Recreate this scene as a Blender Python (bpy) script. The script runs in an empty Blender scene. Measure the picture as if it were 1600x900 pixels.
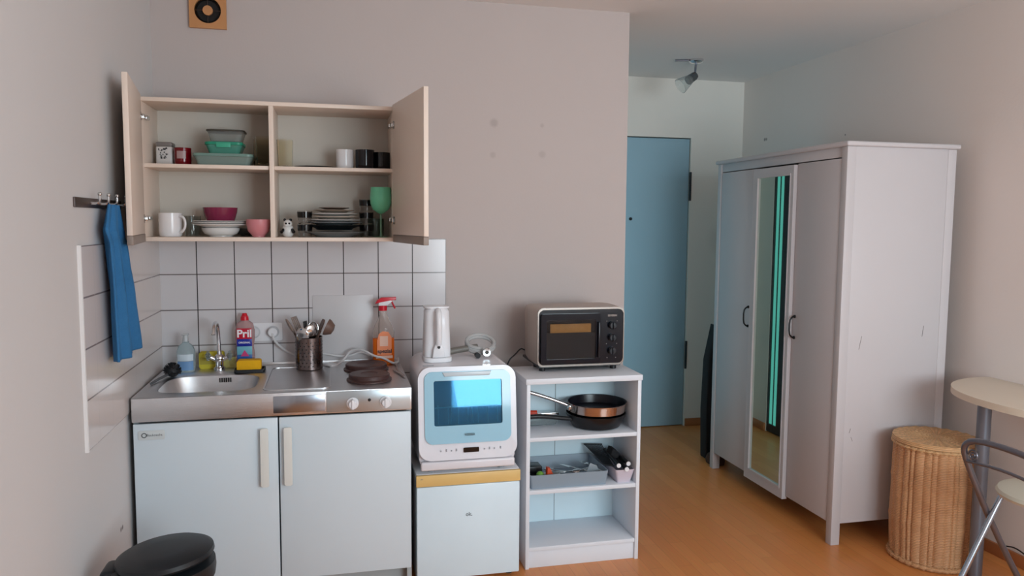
import bpy, bmesh, math, random
from mathutils import Vector, Matrix
random.seed(7)
S = bpy.context.scene
COL = S.collection
PI = math.pi
# ------------------------------------------------------------------ camera
F, YAW, PITCH, ROLL = 1192.56, 0.2297, 0.0852, 0.0071
CAM = Vector((0.7313, -3.5191, 1.4558))
def cam_axes():
    cy, sy = math.cos(YAW), math.sin(YAW)
    f0 = Vector((sy, cy, 0)); r0 = Vector((cy, -sy, 0)); u0 = Vector((0, 0, 1))
    f = f0*math.cos(PITCH)-u0*math.sin(PITCH); u = u0*math.cos(PITCH)+f0*math.sin(PITCH)
    return r0*math.cos(ROLL)+u*math.sin(ROLL), -r0*math.sin(ROLL)+u*math.cos(ROLL), f
r_, u_, f_ = cam_axes()
cd = bpy.data.cameras.new('camera'); cam = bpy.data.objects.new('camera', cd); COL.objects.link(cam)
cd.sensor_width = 36; cd.lens = F/1600*36; cd.clip_start = 0.05
M = Matrix.Identity(4)
for i, v in enumerate((r_, u_, -f_)):
    for j in range(3): M[j][i] = v[j]
M.translation = CAM
cam.matrix_world = M
S.camera = cam
# ------------------------------------------------------------------ light
w = bpy.data.worlds.new('sky'); S.world = w; w.use_nodes = True
w.node_tree.nodes['Background'].inputs[0].default_value = (0.62, 0.80, 1.0, 1)
w.node_tree.nodes['Background'].inputs[1].default_value = 1.0
def area(name, loc, rot, sx, sy, power, col):
    l = bpy.data.lights.new(name, 'AREA'); l.shape = 'RECTANGLE'; l.size = sx; l.size_y = sy
    l.energy = power; l.color = col
    o = bpy.data.objects.new(name, l); o.location = loc; o.rotation_euler = rot; COL.objects.link(o); return o
area('window_sky_light', (2.6, -4.66, 1.50), (PI/2-0.42, 0, 0), 1.65, 1.45, 52, (0.55, 0.84, 1.0))
area('window_ground_light', (2.6, -4.72, 1.40), (PI/2+0.65, 0, 0), 1.65, 1.45, 62, (0.98, 0.95, 0.91))
S.view_settings.view_transform = 'Standard'; S.view_settings.look = 'None'
S.view_settings.gamma = 1; S.view_settings.use_curve_mapping = False
S.view_settings.exposure = -0.05

# ------------------------------------------------------------------ materials
def lin(c):
    return tuple(((v/255)/12.92 if v/255 <= .04045 else ((v/255+.055)/1.055)**2.4) for v in c)+(1,)
MATS = {}
def mat(name, rgb, rough=.5, metal=0, trans=0, ior=1.45, var=.04, vs=6, bump=0, bs=60, coat=0, alpha=1, emit=None, estr=0, spec=.5, aniso=None, stint=None):
    if name in MATS: return MATS[name]
    m = bpy.data.materials.new(name); m.use_nodes = True; nt = m.node_tree; b = nt.nodes['Principled BSDF']
    c = lin(rgb)
    b.inputs['Roughness'].default_value = rough; b.inputs['Metallic'].default_value = metal
    b.inputs['Transmission Weight'].default_value = trans; b.inputs['IOR'].default_value = ior
    b.inputs['Coat Weight'].default_value = coat; b.inputs['Alpha'].default_value = alpha
    b.inputs['Specular IOR Level'].default_value = spec
    if stint: b.inputs['Specular Tint'].default_value = stint+(1,)
    tc = nt.nodes.new('ShaderNodeTexCoord')
    n = nt.nodes.new('ShaderNodeTexNoise'); n.inputs['Scale'].default_value = vs; n.inputs['Detail'].default_value = 4
    nt.links.new(tc.outputs['Object'], n.inputs['Vector'])
    mx = nt.nodes.new('ShaderNodeMix'); mx.data_type = 'RGBA'
    mx.inputs[6].default_value = tuple(max(0, v*(1-var)) for v in c[:3])+(1,)
    mx.inputs[7].default_value = tuple(min(1, v*(1+var)) for v in c[:3])+(1,)
    nt.links.new(n.outputs['Fac'], mx.inputs[0]); nt.links.new(mx.outputs[2], b.inputs['Base Color'])
    if bump:
        n2 = nt.nodes.new('ShaderNodeTexNoise'); n2.inputs['Scale'].default_value = bs
        src = tc.outputs['Object']
        if aniso:
            mp = nt.nodes.new('ShaderNodeMapping'); mp.inputs['Scale'].default_value = aniso
            nt.links.new(src, mp.inputs['Vector']); src = mp.outputs['Vector']
        nt.links.new(src, n2.inputs['Vector'])
        bp = nt.nodes.new('ShaderNodeBump'); bp.inputs['Strength'].default_value = bump; bp.inputs['Distance'].default_value = .002
        nt.links.new(n2.outputs['Fac'], bp.inputs['Height']); nt.links.new(bp.outputs['Normal'], b.inputs['Normal'])
    if emit:
        b.inputs['Emission Color'].default_value = lin(emit); b.inputs['Emission Strength'].default_value = estr
    MATS[name] = m; return m

def marks(m, spots, colour):
    """small old smudges on a wall: fixed places in the room (object coordinates = room coordinates)"""
    nt = m.node_tree; b = nt.nodes['Principled BSDF']
    src = b.inputs['Base Color'].links[0].from_socket
    g = nt.nodes.new('ShaderNodeTexCoord')
    for (p, r, k) in spots:
        d = nt.nodes.new('ShaderNodeVectorMath'); d.operation = 'DISTANCE'; d.inputs[1].default_value = p
        nt.links.new(g.outputs['Object'], d.inputs[0])
        mr = nt.nodes.new('ShaderNodeMapRange'); mr.interpolation_type = 'SMOOTHSTEP'
        mr.inputs[1].default_value = r*.3; mr.inputs[2].default_value = r; mr.inputs[3].default_value = k; mr.inputs[4].default_value = 0
        nt.links.new(d.outputs['Value'], mr.inputs[0])
        mx = nt.nodes.new('ShaderNodeMix'); mx.data_type = 'RGBA'; mx.inputs[7].default_value = lin(colour)
        nt.links.new(mr.outputs[0], mx.inputs[0]); nt.links.new(src, mx.inputs[6]); src = mx.outputs[2]
    nt.links.new(src, b.inputs['Base Color'])

wall_pink = mat('wall_paint', (194, 183, 180), .85, var=.025, vs=1.5, bump=.15, bs=90)
wall_left_m = mat('wall_paint_left', (214, 211, 211), .85, var=.03, vs=1.5, bump=.15, bs=90)
wall_hall_m = mat('wall_paint_hall', (236, 230, 222), .85, var=.03, vs=2, bump=.2, bs=90)
wall_right_m = mat('wall_paint_right', (236, 224, 218), .85, var=.03, vs=2, bump=.2, bs=90)
ceil_m = mat('ceiling_paint', (236, 231, 229), .9, var=.02, vs=2)
marks(wall_pink, [((1.463, 0, 1.917), .028, .35), ((1.694, 0, 1.913), .014, .25), ((1.458, 0, 1.77), .02, .25), ((1.696, 0, 1.779), .024, .25)], (140, 125, 122))
marks(wall_left_m, [((0, -.71, .385), .012, .8), ((0, -.69, .385), .012, .8)], (70, 62, 60))
marks(wall_right_m, [((3.583, 1.191, 2.03), .016, .7), ((3.583, 1.17, 2.03), .014, .6), ((3.583, .35, 1.97), .007, .8)], (90, 84, 80))
marks(wall_hall_m, [((3.184+.26, 1.48, 1.35), .15, .15)], (150, 145, 140))
white_lam = mat('white_laminate', (212, 224, 232), .38, var=.02, vs=3)
cream_lam = mat('cream_laminate', (236, 218, 204), .42, var=.02, vs=3)
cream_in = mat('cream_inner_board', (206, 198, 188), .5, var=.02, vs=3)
white_paint = mat('white_painted_board', (226, 229, 236), .42, var=.02, vs=3)
ward_m = mat('wardrobe_white', (200, 194, 196), .4, var=.02, vs=3)
white_pl = mat('white_plastic', (232, 232, 236), .25, var=.01)
cream_pl = mat('cream_plastic', (226, 227, 222), .35, var=.01)
steel = mat('brushed_steel', (212, 212, 214), .3, metal=1, var=.06, vs=9, bump=.25, bs=40, aniso=(1, 30, 30))
steel_s = mat('polished_steel', (205, 205, 205), .12, metal=1, var=.02)
chrome = mat('chrome', (225, 225, 228), .05, metal=1, var=.01)
greymet = mat('grey_metal_paint', (122, 128, 140), .35, metal=.6, var=.03)
black_pl = mat('black_plastic', (22, 24, 28), .35, var=.05)
black_gl = mat('black_gloss', (12, 12, 14), .1, var=.05)
dark_rub = mat('dark_rubber', (30, 32, 36), .6, var=.1)
beech = mat('beech_strip', (226, 190, 122), .4, var=.1, vs=8, bump=.1, bs=30)
glass = mat('clear_glass', (240, 245, 245), .02, trans=1, ior=1.45, var=0)
cplastic = mat('clear_plastic', (235, 240, 240), .08, trans=.9, ior=1.2, var=0)
orange_liq = mat('orange_liquid', (245, 115, 30), .1, trans=.15, ior=1.33, var=.04)
red_pl = mat('red_plastic', (205, 18, 42), .3, var=.03)
door_grey = mat('door_blue_grey', (158, 192, 208), .5, var=.02, vs=2)

# tiles
def tile_mat(name, axis_u, dark, gw, base, hcol):
    m = bpy.data.materials.new(name); m.use_nodes = True; nt = m.node_tree; b = nt.nodes['Principled BSDF']
    b.inputs['Roughness'].default_value = .16
    tc = nt.nodes.new('ShaderNodeTexCoord'); sp = nt.nodes.new('ShaderNodeSeparateXYZ'); nt.links.new(tc.outputs['Object'], sp.inputs[0])
    P = .1546
    def line(sock, off, wd):
        a = nt.nodes.new('ShaderNodeMath'); a.operation = 'ADD'; a.inputs[1].default_value = -off+P*40+P/2; nt.links.new(sock, a.inputs[0])
        mo = nt.nodes.new('ShaderNodeMath'); mo.operation = 'MODULO'; mo.inputs[1].default_value = P; nt.links.new(a.outputs[0], mo.inputs[0])
        s = nt.nodes.new('ShaderNodeMath'); s.operation = 'SUBTRACT'; s.inputs[1].default_value = P/2; nt.links.new(mo.outputs[0], s.inputs[0])
        ab = nt.nodes.new('ShaderNodeMath'); ab.operation = 'ABSOLUTE'; nt.links.new(s.outputs[0], ab.inputs[0])
        lt = nt.nodes.new('ShaderNodeMath'); lt.operation = 'LESS_THAN'; lt.inputs[1].default_value = wd; nt.links.new(ab.outputs[0], lt.inputs[0])
        return lt.outputs[0]
    h = line(sp.outputs['Z'], 1.2242, .0026); v = line(sp.outputs[axis_u], 0, gw)
    mx = nt.nodes.new('ShaderNodeMix'); mx.data_type = 'RGBA'; mx.inputs[6].default_value = lin(base); mx.inputs[7].default_value = lin(hcol)
    nt.links.new(h, mx.inputs[0])
    mx2 = nt.nodes.new('ShaderNodeMix'); mx2.data_type = 'RGBA'; mx2.inputs[7].default_value = lin(dark)
    nt.links.new(v, mx2.inputs[0]); nt.links.new(mx.outputs[2], mx2.inputs[6]); nt.links.new(mx2.outputs[2], b.inputs['Base Color'])
    su = nt.nodes.new('ShaderNodeMath'); su.operation = 'MAXIMUM'; nt.links.new(h, su.inputs[0]); nt.links.new(v, su.inputs[1])
    bp = nt.nodes.new('ShaderNodeBump'); bp.invert = True; bp.inputs['Strength'].default_value = .5; bp.inputs['Distance'].default_value = .002
    nt.links.new(su.outputs[0], bp.inputs['Height']); nt.links.new(bp.outputs['Normal'], b.inputs['Normal'])
    return m
tile_back = tile_mat('wall_tiles_back', 'X', (62, 58, 60), .0022, (206, 203, 206), (128, 122, 122))
tile_left = tile_mat('wall_tiles_left', 'Y', (206, 202, 202), .0012, (218, 210, 208), (140, 128, 126))

# laminate floor
def floor_mat():
    m = bpy.data.materials.new('beech_laminate'); m.use_nodes = True; nt = m.node_tree; b = nt.nodes['Principled BSDF']
    b.inputs['Roughness'].default_value = .33
    tc = nt.nodes.new('ShaderNodeTexCoord'); mp = nt.nodes.new('ShaderNodeMapping'); mp.inputs['Rotation'].default_value = (0, 0, PI/2)
    nt.links.new(tc.outputs['Object'], mp.inputs[0])
    br = nt.nodes.new('ShaderNodeTexBrick'); br.offset = .37; br.inputs['Scale'].default_value = 1
    br.inputs['Brick Width'].default_value = .62; br.inputs['Row Height'].default_value = .065; br.inputs['Mortar Size'].default_value = .0006
    br.inputs['Color1'].default_value = lin((232, 152, 88)); br.inputs['Color2'].default_value = lin((222, 140, 76)); br.inputs['Mortar'].default_value = lin((190, 116, 62))
    nt.links.new(mp.outputs[0], br.inputs['Vector'])
    mp2 = nt.nodes.new('ShaderNodeMapping'); mp2.inputs['Scale'].default_value = (40, 2.5, 1); nt.links.new(tc.outputs['Object'], mp2.inputs[0])
    no = nt.nodes.new('ShaderNodeTexNoise'); no.inputs['Scale'].default_value = 3; no.inputs['Detail'].default_value = 6; nt.links.new(mp2.outputs[0], no.inputs['Vector'])
    mx = nt.nodes.new('ShaderNodeMix'); mx.data_type = 'RGBA'; mx.blend_type = 'MULTIPLY'; mx.inputs[0].default_value = .22
    nt.links.new(br.outputs['Color'], mx.inputs[6]); nt.links.new(no.outputs['Color'], mx.inputs[7])
    nt.links.new(mx.outputs[2], b.inputs['Base Color'])
    return m
floor_m = floor_mat()

def wicker_mat(name, c1, c2, sc):
    m = bpy.data.materials.new(name); m.use_nodes = True; nt = m.node_tree; b = nt.nodes['Principled BSDF']
    b.inputs['Roughness'].default_value = .5
    tc = nt.nodes.new('ShaderNodeTexCoord')
    wv = nt.nodes.new('ShaderNodeTexWave'); wv.bands_direction = 'Z'; wv.inputs['Scale'].default_value = sc; wv.inputs['Distortion'].default_value = 1.2; wv.inputs['Detail Scale'].default_value = 3
    nt.links.new(tc.outputs['Object'], wv.inputs['Vector'])
    no = nt.nodes.new('ShaderNodeTexNoise'); no.inputs['Scale'].default_value = 14; nt.links.new(tc.outputs['Object'], no.inputs['Vector'])
    mx = nt.nodes.new('ShaderNodeMix'); mx.data_type = 'RGBA'; mx.inputs[6].default_value = lin(c1); mx.inputs[7].default_value = lin(c2)
    nt.links.new(no.outputs['Fac'], mx.inputs[0])
    m2 = nt.nodes.new('ShaderNodeMix'); m2.data_type = 'RGBA'; m2.blend_type = 'MULTIPLY'; m2.inputs[0].default_value = .3
    nt.links.new(mx.outputs[2], m2.inputs[6]); nt.links.new(wv.outputs['Color'], m2.inputs[7]); nt.links.new(m2.outputs[2], b.inputs['Base Color'])
    bp = nt.nodes.new('ShaderNodeBump'); bp.inputs['Strength'].default_value = .6; bp.inputs['Distance'].default_value = .003
    nt.links.new(wv.outputs['Fac'], bp.inputs['Height']); nt.links.new(bp.outputs['Normal'], b.inputs['Normal'])
    return m
wicker = wicker_mat('woven_willow', (236, 184, 136), (204, 146, 100), 45)
wicker_l = wicker_mat('woven_willow_lid', (236, 190, 138), (212, 160, 112), 45)

# ------------------------------------------------------------------ mesh helper
class B:
    def __init__(s): s.bm = bmesh.new()
    def _new(s, fn):
        before = set(s.bm.verts); fn(); return [v for v in s.bm.verts if v not in before]
    def box(s, x0, x1, y0, y1, z0, z1, bev=0, seg=2):
        vs = s._new(lambda: bmesh.ops.create_cube(s.bm, size=1))
        for v in vs: v.co = Vector(((x0+x1)/2+v.co.x*(x1-x0), (y0+y1)/2+v.co.y*(y1-y0), (z0+z1)/2+v.co.z*(z1-z0)))
        if bev:
            es = list({e for v in vs for e in v.link_edges})
            bmesh.ops.bevel(s.bm, geom=es, offset=bev, segments=seg, profile=.5, affect='EDGES')
        return s
    def lathe(s, prof, c=(0, 0, 0), seg=32, axis='Z', sy=1.0, tilt=None):
        rings = []
        T = tilt or Matrix.Identity(3)
        for (r, h) in prof:
            ring = []
            for i in range(seg):
                a = 2*PI*i/seg
                p = Vector((r*math.cos(a), r*math.sin(a)*sy, h))
                if axis == 'Y': p = Vector((p.x, p.z, p.y))
                if axis == 'X': p = Vector((p.z, p.x, p.y))
                ring.append(s.bm.verts.new(T @ p+Vector(c)))
                if r < 1e-6: break
            rings.append(ring)
        for a, b in zip(rings, rings[1:]):
            n = seg
            for i in range(n):
                j = (i+1) % n
                try:
                    if len(a) == 1 and len(b) == 1: break
                    if len(a) == 1: s.bm.faces.new((a[0], b[i], b[j]))
                    elif len(b) == 1: s.bm.faces.new((a[i], a[j], b[0]))
                    else: s.bm.faces.new((a[i], a[j], b[j], b[i]))
                except ValueError: pass
        return s
    def cyl(s, c, r, h, seg=24, axis='Z', r2=None, bev=0):
        r2 = r if r2 is None else r2
        if bev: return s.lathe([(0, 0), (r-bev, 0), (r, bev), (r2, h-bev), (r2-bev, h), (0, h)], c, seg, axis)
        return s.lathe([(0, 0), (r, 0), (r2, h), (0, h)], c, seg, axis)
    def tube(s, pts, r, seg=8, closed=False, smooth=0):
        pts = [Vector(p) for p in pts]
        for _ in range(smooth):
            q = [pts[0]] if not closed else []
            rng = range(len(pts)-1) if not closed else range(len(pts))
            for i in rng:
                a, b = pts[i], pts[(i+1) % len(pts)]; q += [a*.75+b*.25, a*.25+b*.75]
            if not closed: q.append(pts[-1])
            pts = q
        n = len(pts); rings = []; prev = None
        rr = r if isinstance(r, (list, tuple)) else None
        for i, p in enumerate(pts):
            if closed: t = (pts[(i+1) % n]-pts[i-1])
            else: t = pts[min(i+1, n-1)]-pts[max(i-1, 0)]
            t.normalize()
            if prev is None:
                a = Vector((0, 0, 1)) if abs(t.z) < .9 else Vector((1, 0, 0)); nn = t.cross(a).normalized()
            else:
                nn = (prev-t*prev.dot(t)).normalized()
            prev = nn; bb = t.cross(nn)
            rad = r if rr is None else rr[0]+(rr[1]-rr[0])*i/(n-1)
            rings.append([s.bm.verts.new(p+(nn*math.cos(2*PI*k/seg)+bb*math.sin(2*PI*k/seg))*rad) for k in range(seg)])
        m = n if closed else n-1
        for i in range(m):
            a, b = rings[i], rings[(i+1) % n]
            for k in range(seg): s.bm.faces.new((a[k], a[(k+1) % seg], b[(k+1) % seg], b[k]))
        if not closed:
            s.bm.faces.new(rings[0][::-1]); s.bm.faces.new(rings[-1])
        return s
    def prism(s, poly, a0, a1, plane='XZ', bev=0):
        """poly = 2D outline in the plane; extruded from a0 to a1 along the remaining axis"""
        def P(u, v, a):
            return Vector((u, a, v)) if plane == 'XZ' else Vector((a, u, v)) if plane == 'YZ' else Vector((u, v, a))
        A = [s.bm.verts.new(P(u, v, a0)) for u, v in poly]; C_ = [s.bm.verts.new(P(u, v, a1)) for u, v in poly]
        n = len(poly); fs = [s.bm.faces.new(A), s.bm.faces.new(C_[::-1])]
        for i in range(n): fs.append(s.bm.faces.new((A[i], C_[i], C_[(i+1) % n], A[(i+1) % n])))
        if bev:
            es = list({e for v in C_ for e in v.link_edges if e.other_vert(v) in C_} | {e for v in A for e in v.link_edges if e.other_vert(v) in A})
            bmesh.ops.bevel(s.bm, geom=es, offset=bev, segments=3, profile=.5, affect='EDGES')
        return s
    def frame(s, outer, inner, a0, a1, plane='XZ'):
        """ring between two outlines with equal vertex counts"""
        def P(u, v, a):
            return Vector((u, a, v)) if plane == 'XZ' else Vector((a, u, v)) if plane == 'YZ' else Vector((u, v, a))
        L = [[s.bm.verts.new(P(u, v, a)) for u, v in o] for o in (outer, inner) for a in (a0, a1)]
        n = len(outer); o0, o1, i0, i1 = L
        for i in range(n):
            j = (i+1) % n
            for q in ((o0[i], o0[j], i0[j], i0[i]), (o1[i], i1[i], i1[j], o1[j]), (o0[i], o1[i], o1[j], o0[j]), (i0[i], i0[j], i1[j], i1[i])):
                s.bm.faces.new(q)
        return s
    def sphere(s, c, r, seg=16, sx=1, sy=1, sz=1):
        vs = s._new(lambda: bmesh.ops.create_uvsphere(s.bm, u_segments=seg, v_segments=seg//2+2, radius=1))
        for v in vs: v.co = Vector((c[0]+v.co.x*r*sx, c[1]+v.co.y*r*sy, c[2]+v.co.z*r*sz))
        return s
    def xf(s, mtx):
        bmesh.ops.transform(s.bm, matrix=mtx, verts=s.bm.verts); return s
    def obj(s, name, m, parent=None, loc=None, rot=(0, 0, 0), local=False, smooth=True, origin=None):
        bmesh.ops.recalc_face_normals(s.bm, faces=s.bm.faces)
        me = bpy.data.meshes.new(name); o = bpy.data.objects.new(name, me); COL.objects.link(o)
        if not local:
            if parent is not None:
                off = WL[parent.name]; wl = off
            else:
                xs = [v.co for v in s.bm.verts]
                wl = Vector(origin) if origin is not None else Vector(((min(v.x for v in xs)+max(v.x for v in xs))/2, (min(v.y for v in xs)+max(v.y for v in xs))/2, min(v.z for v in xs)))
                off = wl; o.location = wl
            for v in s.bm.verts: v.co -= off
            WL[o.name] = wl
        else:
            if loc is not None: o.location = loc
            o.rotation_euler = rot; WL[o.name] = Vector((0, 0, 0))
        s.bm.to_mesh(me); s.bm.free()
        if parent is not None: o.parent = parent
        me.materials.append(m)
        if smooth:
            for p in me.polygons: p.use_smooth = True
            md = o.modifiers.new('edges', 'EDGE_SPLIT'); md.split_angle = math.radians(35)
        return o
WL = {}
def rrect(x0, x1, z0, z1, r, n=6):
    p = []
    for (cx, cz, a0) in ((x1-r, z1-r, 0), (x0+r, z1-r, 90), (x0+r, z0+r, 180), (x1-r, z0+r, 270)):
        for k in range(n+1):
            a = math.radians(a0+90*k/n); p.append((cx+r*math.cos(a), cz+r*math.sin(a)))
    return p
def thing(name, loc, label, cat, group=None, rz=0):
    o = bpy.data.objects.new(name, None); o.empty_display_size = .05; COL.objects.link(o)
    o.location = loc; o.rotation_euler = (0, 0, rz); WL[o.name] = Vector(loc)
    return tag(o, label, cat, group)
def tag(o, label, cat, group=None):
    o['label'] = label; o['category'] = cat
    if group: o['group'] = group
    return o
def struct(o): o['kind'] = 'structure'; return o
def dup(root, loc, label, rz=None, scale=None):
    r = root.copy(); COL.objects.link(r); r.location = loc; r['label'] = label
    if rz is not None: r.rotation_euler = (0, 0, rz)
    if scale: r.scale = scale
    for ch in list(root.children):
        c = ch.copy(); COL.objects.link(c); c.parent = r
        for g in list(ch.children):
            d = g.copy(); COL.objects.link(d); d.parent = c
    return r
def text(txt, size, m, parent, pos, name='lettering', rx=PI/2, rz=0, bold=0, ext=.0004):
    cu = bpy.data.curves.new(name, 'FONT'); cu.body = txt; cu.size = size; cu.extrude = ext; cu.align_x = 'CENTER'; cu.align_y = 'CENTER'; cu.offset = bold
    t = bpy.data.objects.new('tmp', cu); COL.objects.link(t)
    dg = bpy.context.evaluated_depsgraph_get(); me = bpy.data.meshes.new_from_object(t.evaluated_get(dg))
    bpy.data.objects.remove(t); me.name = name
    o = bpy.data.objects.new(name, me); COL.objects.link(o); me.materials.clear(); me.materials.append(m)
    R_ = Matrix.Rotation(rz, 4, 'Z') @ Matrix.Rotation(rx, 4, 'X')
    me.transform(R_); o.location = Vector(pos)-(WL[parent.name] if parent else Vector())
    if parent: o.parent = parent
    return o

# ------------------------------------------------------------------ the room
RW, H, HX, DY, YB = 3.583, 2.459, 2.122, 1.48, -4.6
struct(B().box(-.1, RW+.1, YB-.1, DY+.1, -.1, 0).obj('floor', floor_m, smooth=False, origin=(0, 0, 0)))
struct(B().box(-.1, RW+.1, YB-.1, DY+.1, H, H+.1).obj('ceiling', ceil_m, smooth=False, origin=(0, 0, 0)))
struct(B().box(-.1, 0, YB, .1, 0, H).obj('wall_left', wall_left_m, smooth=False, origin=(0, 0, 0)))
struct(B().box(0, HX, 0, .1, 0, H).obj('wall_back', wall_pink, smooth=False, origin=(0, 0, 0)))
struct(B().box(HX-.1, HX, .1, .42, 0, H).box(HX-.1, HX, 1.235, DY, 0, H).box(HX-.1, HX, .42, 1.235, 2.05, H).obj('wall_hall', wall_hall_m, smooth=False, origin=(0, 0, 0)))
struct(B().box(HX-.1, 2.28, DY, DY+.1, 0, H).box(3.184, RW, DY, DY+.1, 0, H).box(2.28, 3.184, DY, DY+.1, 2.057, H).obj('wall_far', wall_hall_m, smooth=False, origin=(0, 0, 0)))
struct(B().box(RW, RW+.1, YB, DY+.1, 0, H).obj('wall_right', wall_right_m, smooth=False, origin=(0, 0, 0)))
WX0, WX1, WZ0, WZ1 = 1.72, 3.48, .70, 2.30
struct(B().box(-.1, WX0, YB-.1, YB, 0, H).box(WX1, RW+.1, YB-.1, YB, 0, H).box(WX0, WX1, YB-.1, YB, 0, WZ0).box(WX0, WX1, YB-.1, YB, WZ1, H).obj('wall_rear', wall_left_m, smooth=False, origin=(0, 0, 0)))
win = struct(B().box(WX0, WX1, YB-.06, YB-.01, WZ0, WZ0+.06).box(WX0, WX1, YB-.06, YB-.01, WZ1-.06, WZ1).box(WX0, WX0+.06, YB-.06, YB-.01, WZ0+.06, WZ1-.06)
             .box(WX1-.06, WX1, YB-.06, YB-.01, WZ0+.06, WZ1-.06).box(2.56, 2.63, YB-.06, YB-.01, WZ0+.06, WZ1-.06).obj('window_1', white_paint, smooth=False))
# entry door (flat blue-grey leaf)
d = struct(B().box(2.285, 3.179, DY+.012, DY+.052, .006, 2.05, .002).obj('door_1', door_grey))
seam = mat('dark_seam', (48, 50, 54), .7)
fr = B(); fr.box(2.28, 3.184, DY+.053, DY+.06, 0, 2.057); fr.obj('door_gap', seam, d)
for z in (.42, 1.62): B().cyl((3.186, DY-.001, z), .008, .2, 12).obj('hinge', mat('dark_hinge', (52, 55, 60), .5, metal=.5), d)
B().cyl((2.746, DY+.004, 1.489), .011, .010, 16, 'Y').obj('peephole', black_pl, d)
# glazed bathroom door in the hall wall: frosted panes given a glow of their own (seen in the wardrobe mirror)
teal = mat('glowing_teal_glass', (60, 110, 105), .35, emit=(98, 192, 180), estr=.85)
blueg = mat('glowing_blue_glass', (60, 100, 120), .35, emit=(120, 185, 205), estr=1.0)  # added emission, set strong enough to brighten the hall
dkf = mat('dark_door_frame', (46, 40, 42), .4)
d2 = struct(B().box(HX-.05, HX-.002, .42, 1.235, .006, .06).box(HX-.05, HX-.002, .42, .46, .06, 2.05).box(HX-.05, HX-.002, 1.215, 1.235, .06, 2.05).box(HX-.05, HX-.002, 1.062, 1.118, .06, 2.05).box(HX-.05, HX-.002, .46, 1.215, 1.99, 2.05).obj('door_2', dkf, smooth=False))
B().box(HX-.03, HX-.012, 1.118, 1.215, .06, 1.99).obj('glass_pane', teal, d2, smooth=False)
B().box(HX-.03, HX-.012, .46, 1.062, .06, 1.99).obj('glass_pane', blueg, d2, smooth=False)
B().box(HX-.0119, HX-.006, 1.166, 1.172, .06, 1.99).obj('glazing_bar', dkf, d2, smooth=False)
bb = mat('beech_baseboard', (178, 112, 70), .4, var=.1, vs=10)
struct(B().box(3.19, RW, DY-.014, DY, 0, .055, .003).obj('baseboard_far', bb))
struct(B().box(RW-.014, RW, YB, DY-.014, 0, .055, .003).obj('baseboard_right', bb))
struct(B().box(HX, HX+.014, 1.24, DY, 0, .055, .003).box(HX, HX+.014, .0, .41, 0, .055, .003).obj('baseboard_hall', bb))
struct(B().box(0, .014, YB, -.62, 0, .055, .003).obj('baseboard_left', bb))
# tiles
struct(B().box(.007, 1.236, -.007, 0, .70, 1.379).obj('trim_2', tile_back, smooth=False, origin=(0, 0, 0)))
struct(B().box(0, .007, -1.048, 0, .762, 1.379).obj('trim_3', tile_left, smooth=False, origin=(0, 0, 0)))
struct(B().box(0, .010, -1.056, -1.048, .76, 1.381).obj('trim_4', mat('tile_edge_white', (238, 236, 236), .3), smooth=False))
tag(B().box(.636, .903, -.0105, -.0072, .80, 1.125, .001).obj('cover_plate', mat('patch_white', (202, 199, 201), .35), ), 'plain white panel covering missing tiles behind the utensil pot and hob', 'panel')

# ------------------------------------------------------------------ fan vent, high on kitchen wall
vt = thing('ventilation_fan', (.2275, 0, 2.263), 'square wooden-look extractor fan with round black opening high on kitchen wall', 'extractor fan')
wood_or = mat('varnished_pine', (196, 140, 92), .4, var=.12, vs=14)
sq = []
N = 40
for i in range(N):
    a = 2*PI*i/N; c, s_ = math.cos(a), math.sin(a); k = .0735/max(abs(c), abs(s_)); sq.append((.2275+c*k, 2.337+s_*k))
B().frame(sq, [(.2275+.053*math.cos(2*PI*i/N), 2.337+.053*math.sin(2*PI*i/N)) for i in range(N)], -.018, -.0005).obj('cover_frame', wood_or, vt)
B().lathe([(.053, 0), (.053, -.004), (.046, -.012), (.044, 0), (0, 0)], (.2275, -.001, 2.337), 40, 'Y').obj('duct_opening', mat('duct_black', (14, 10, 8), .6), vt)
B().cyl((.2275, -.017, 2.337), .02, .010, 28, 'Y').obj('hub', wood_or, vt)
for a in range(4):
    t = a*PI/2; B().tube([(.2275+.018*math.cos(t), -.014, 2.337+.018*math.sin(t)), (.2275+.053*math.cos(t), -.014, 2.337+.053*math.sin(t))], .0012, 6).obj('spoke', mat('spoke_brown', (70, 50, 40), .5), vt)

# ------------------------------------------------------------------ ceiling spotlight in hall
sl = thing('ceiling_spotlight', (2.906, .874, H), 'small chrome spotlight with swivel glass head on the hallway ceiling', 'ceiling light')
B().lathe([(0, 0), (.045, 0), (.045, -.012), (.03, -.022), (0, -.024)], (2.906, .874, H), 28).obj('ceiling_plate', chrome, sl)
B().tube([(2.86, .874, H-.006), (2.78, .90, H-.008)], .006, 8).tube([(2.906, .874, H-.02), (2.90, .872, H-.075), (2.875, .86, H-.10)], .007, 10).obj('swivel_arm', greymet, sl)
T = Matrix.Rotation(math.radians(-125), 3, 'Y')
B().lathe([(0, -.035), (.02, -.035), (.026, -.02), (.028, .03), (.024, .035), (.0, .03)], (2.872, .86, H-.115), 24, tilt=T).obj('lamp_head', mat('dull_chrome', (120, 126, 130), .25, metal=1), sl)
B().lathe([(.026, .0), (.036, .035), (.048, .085), (.046, .085), (.034, .035), (.024, .0)], (2.868, .86, H-.118), 24, tilt=T).obj('glass_shade', cplastic, sl)

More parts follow.
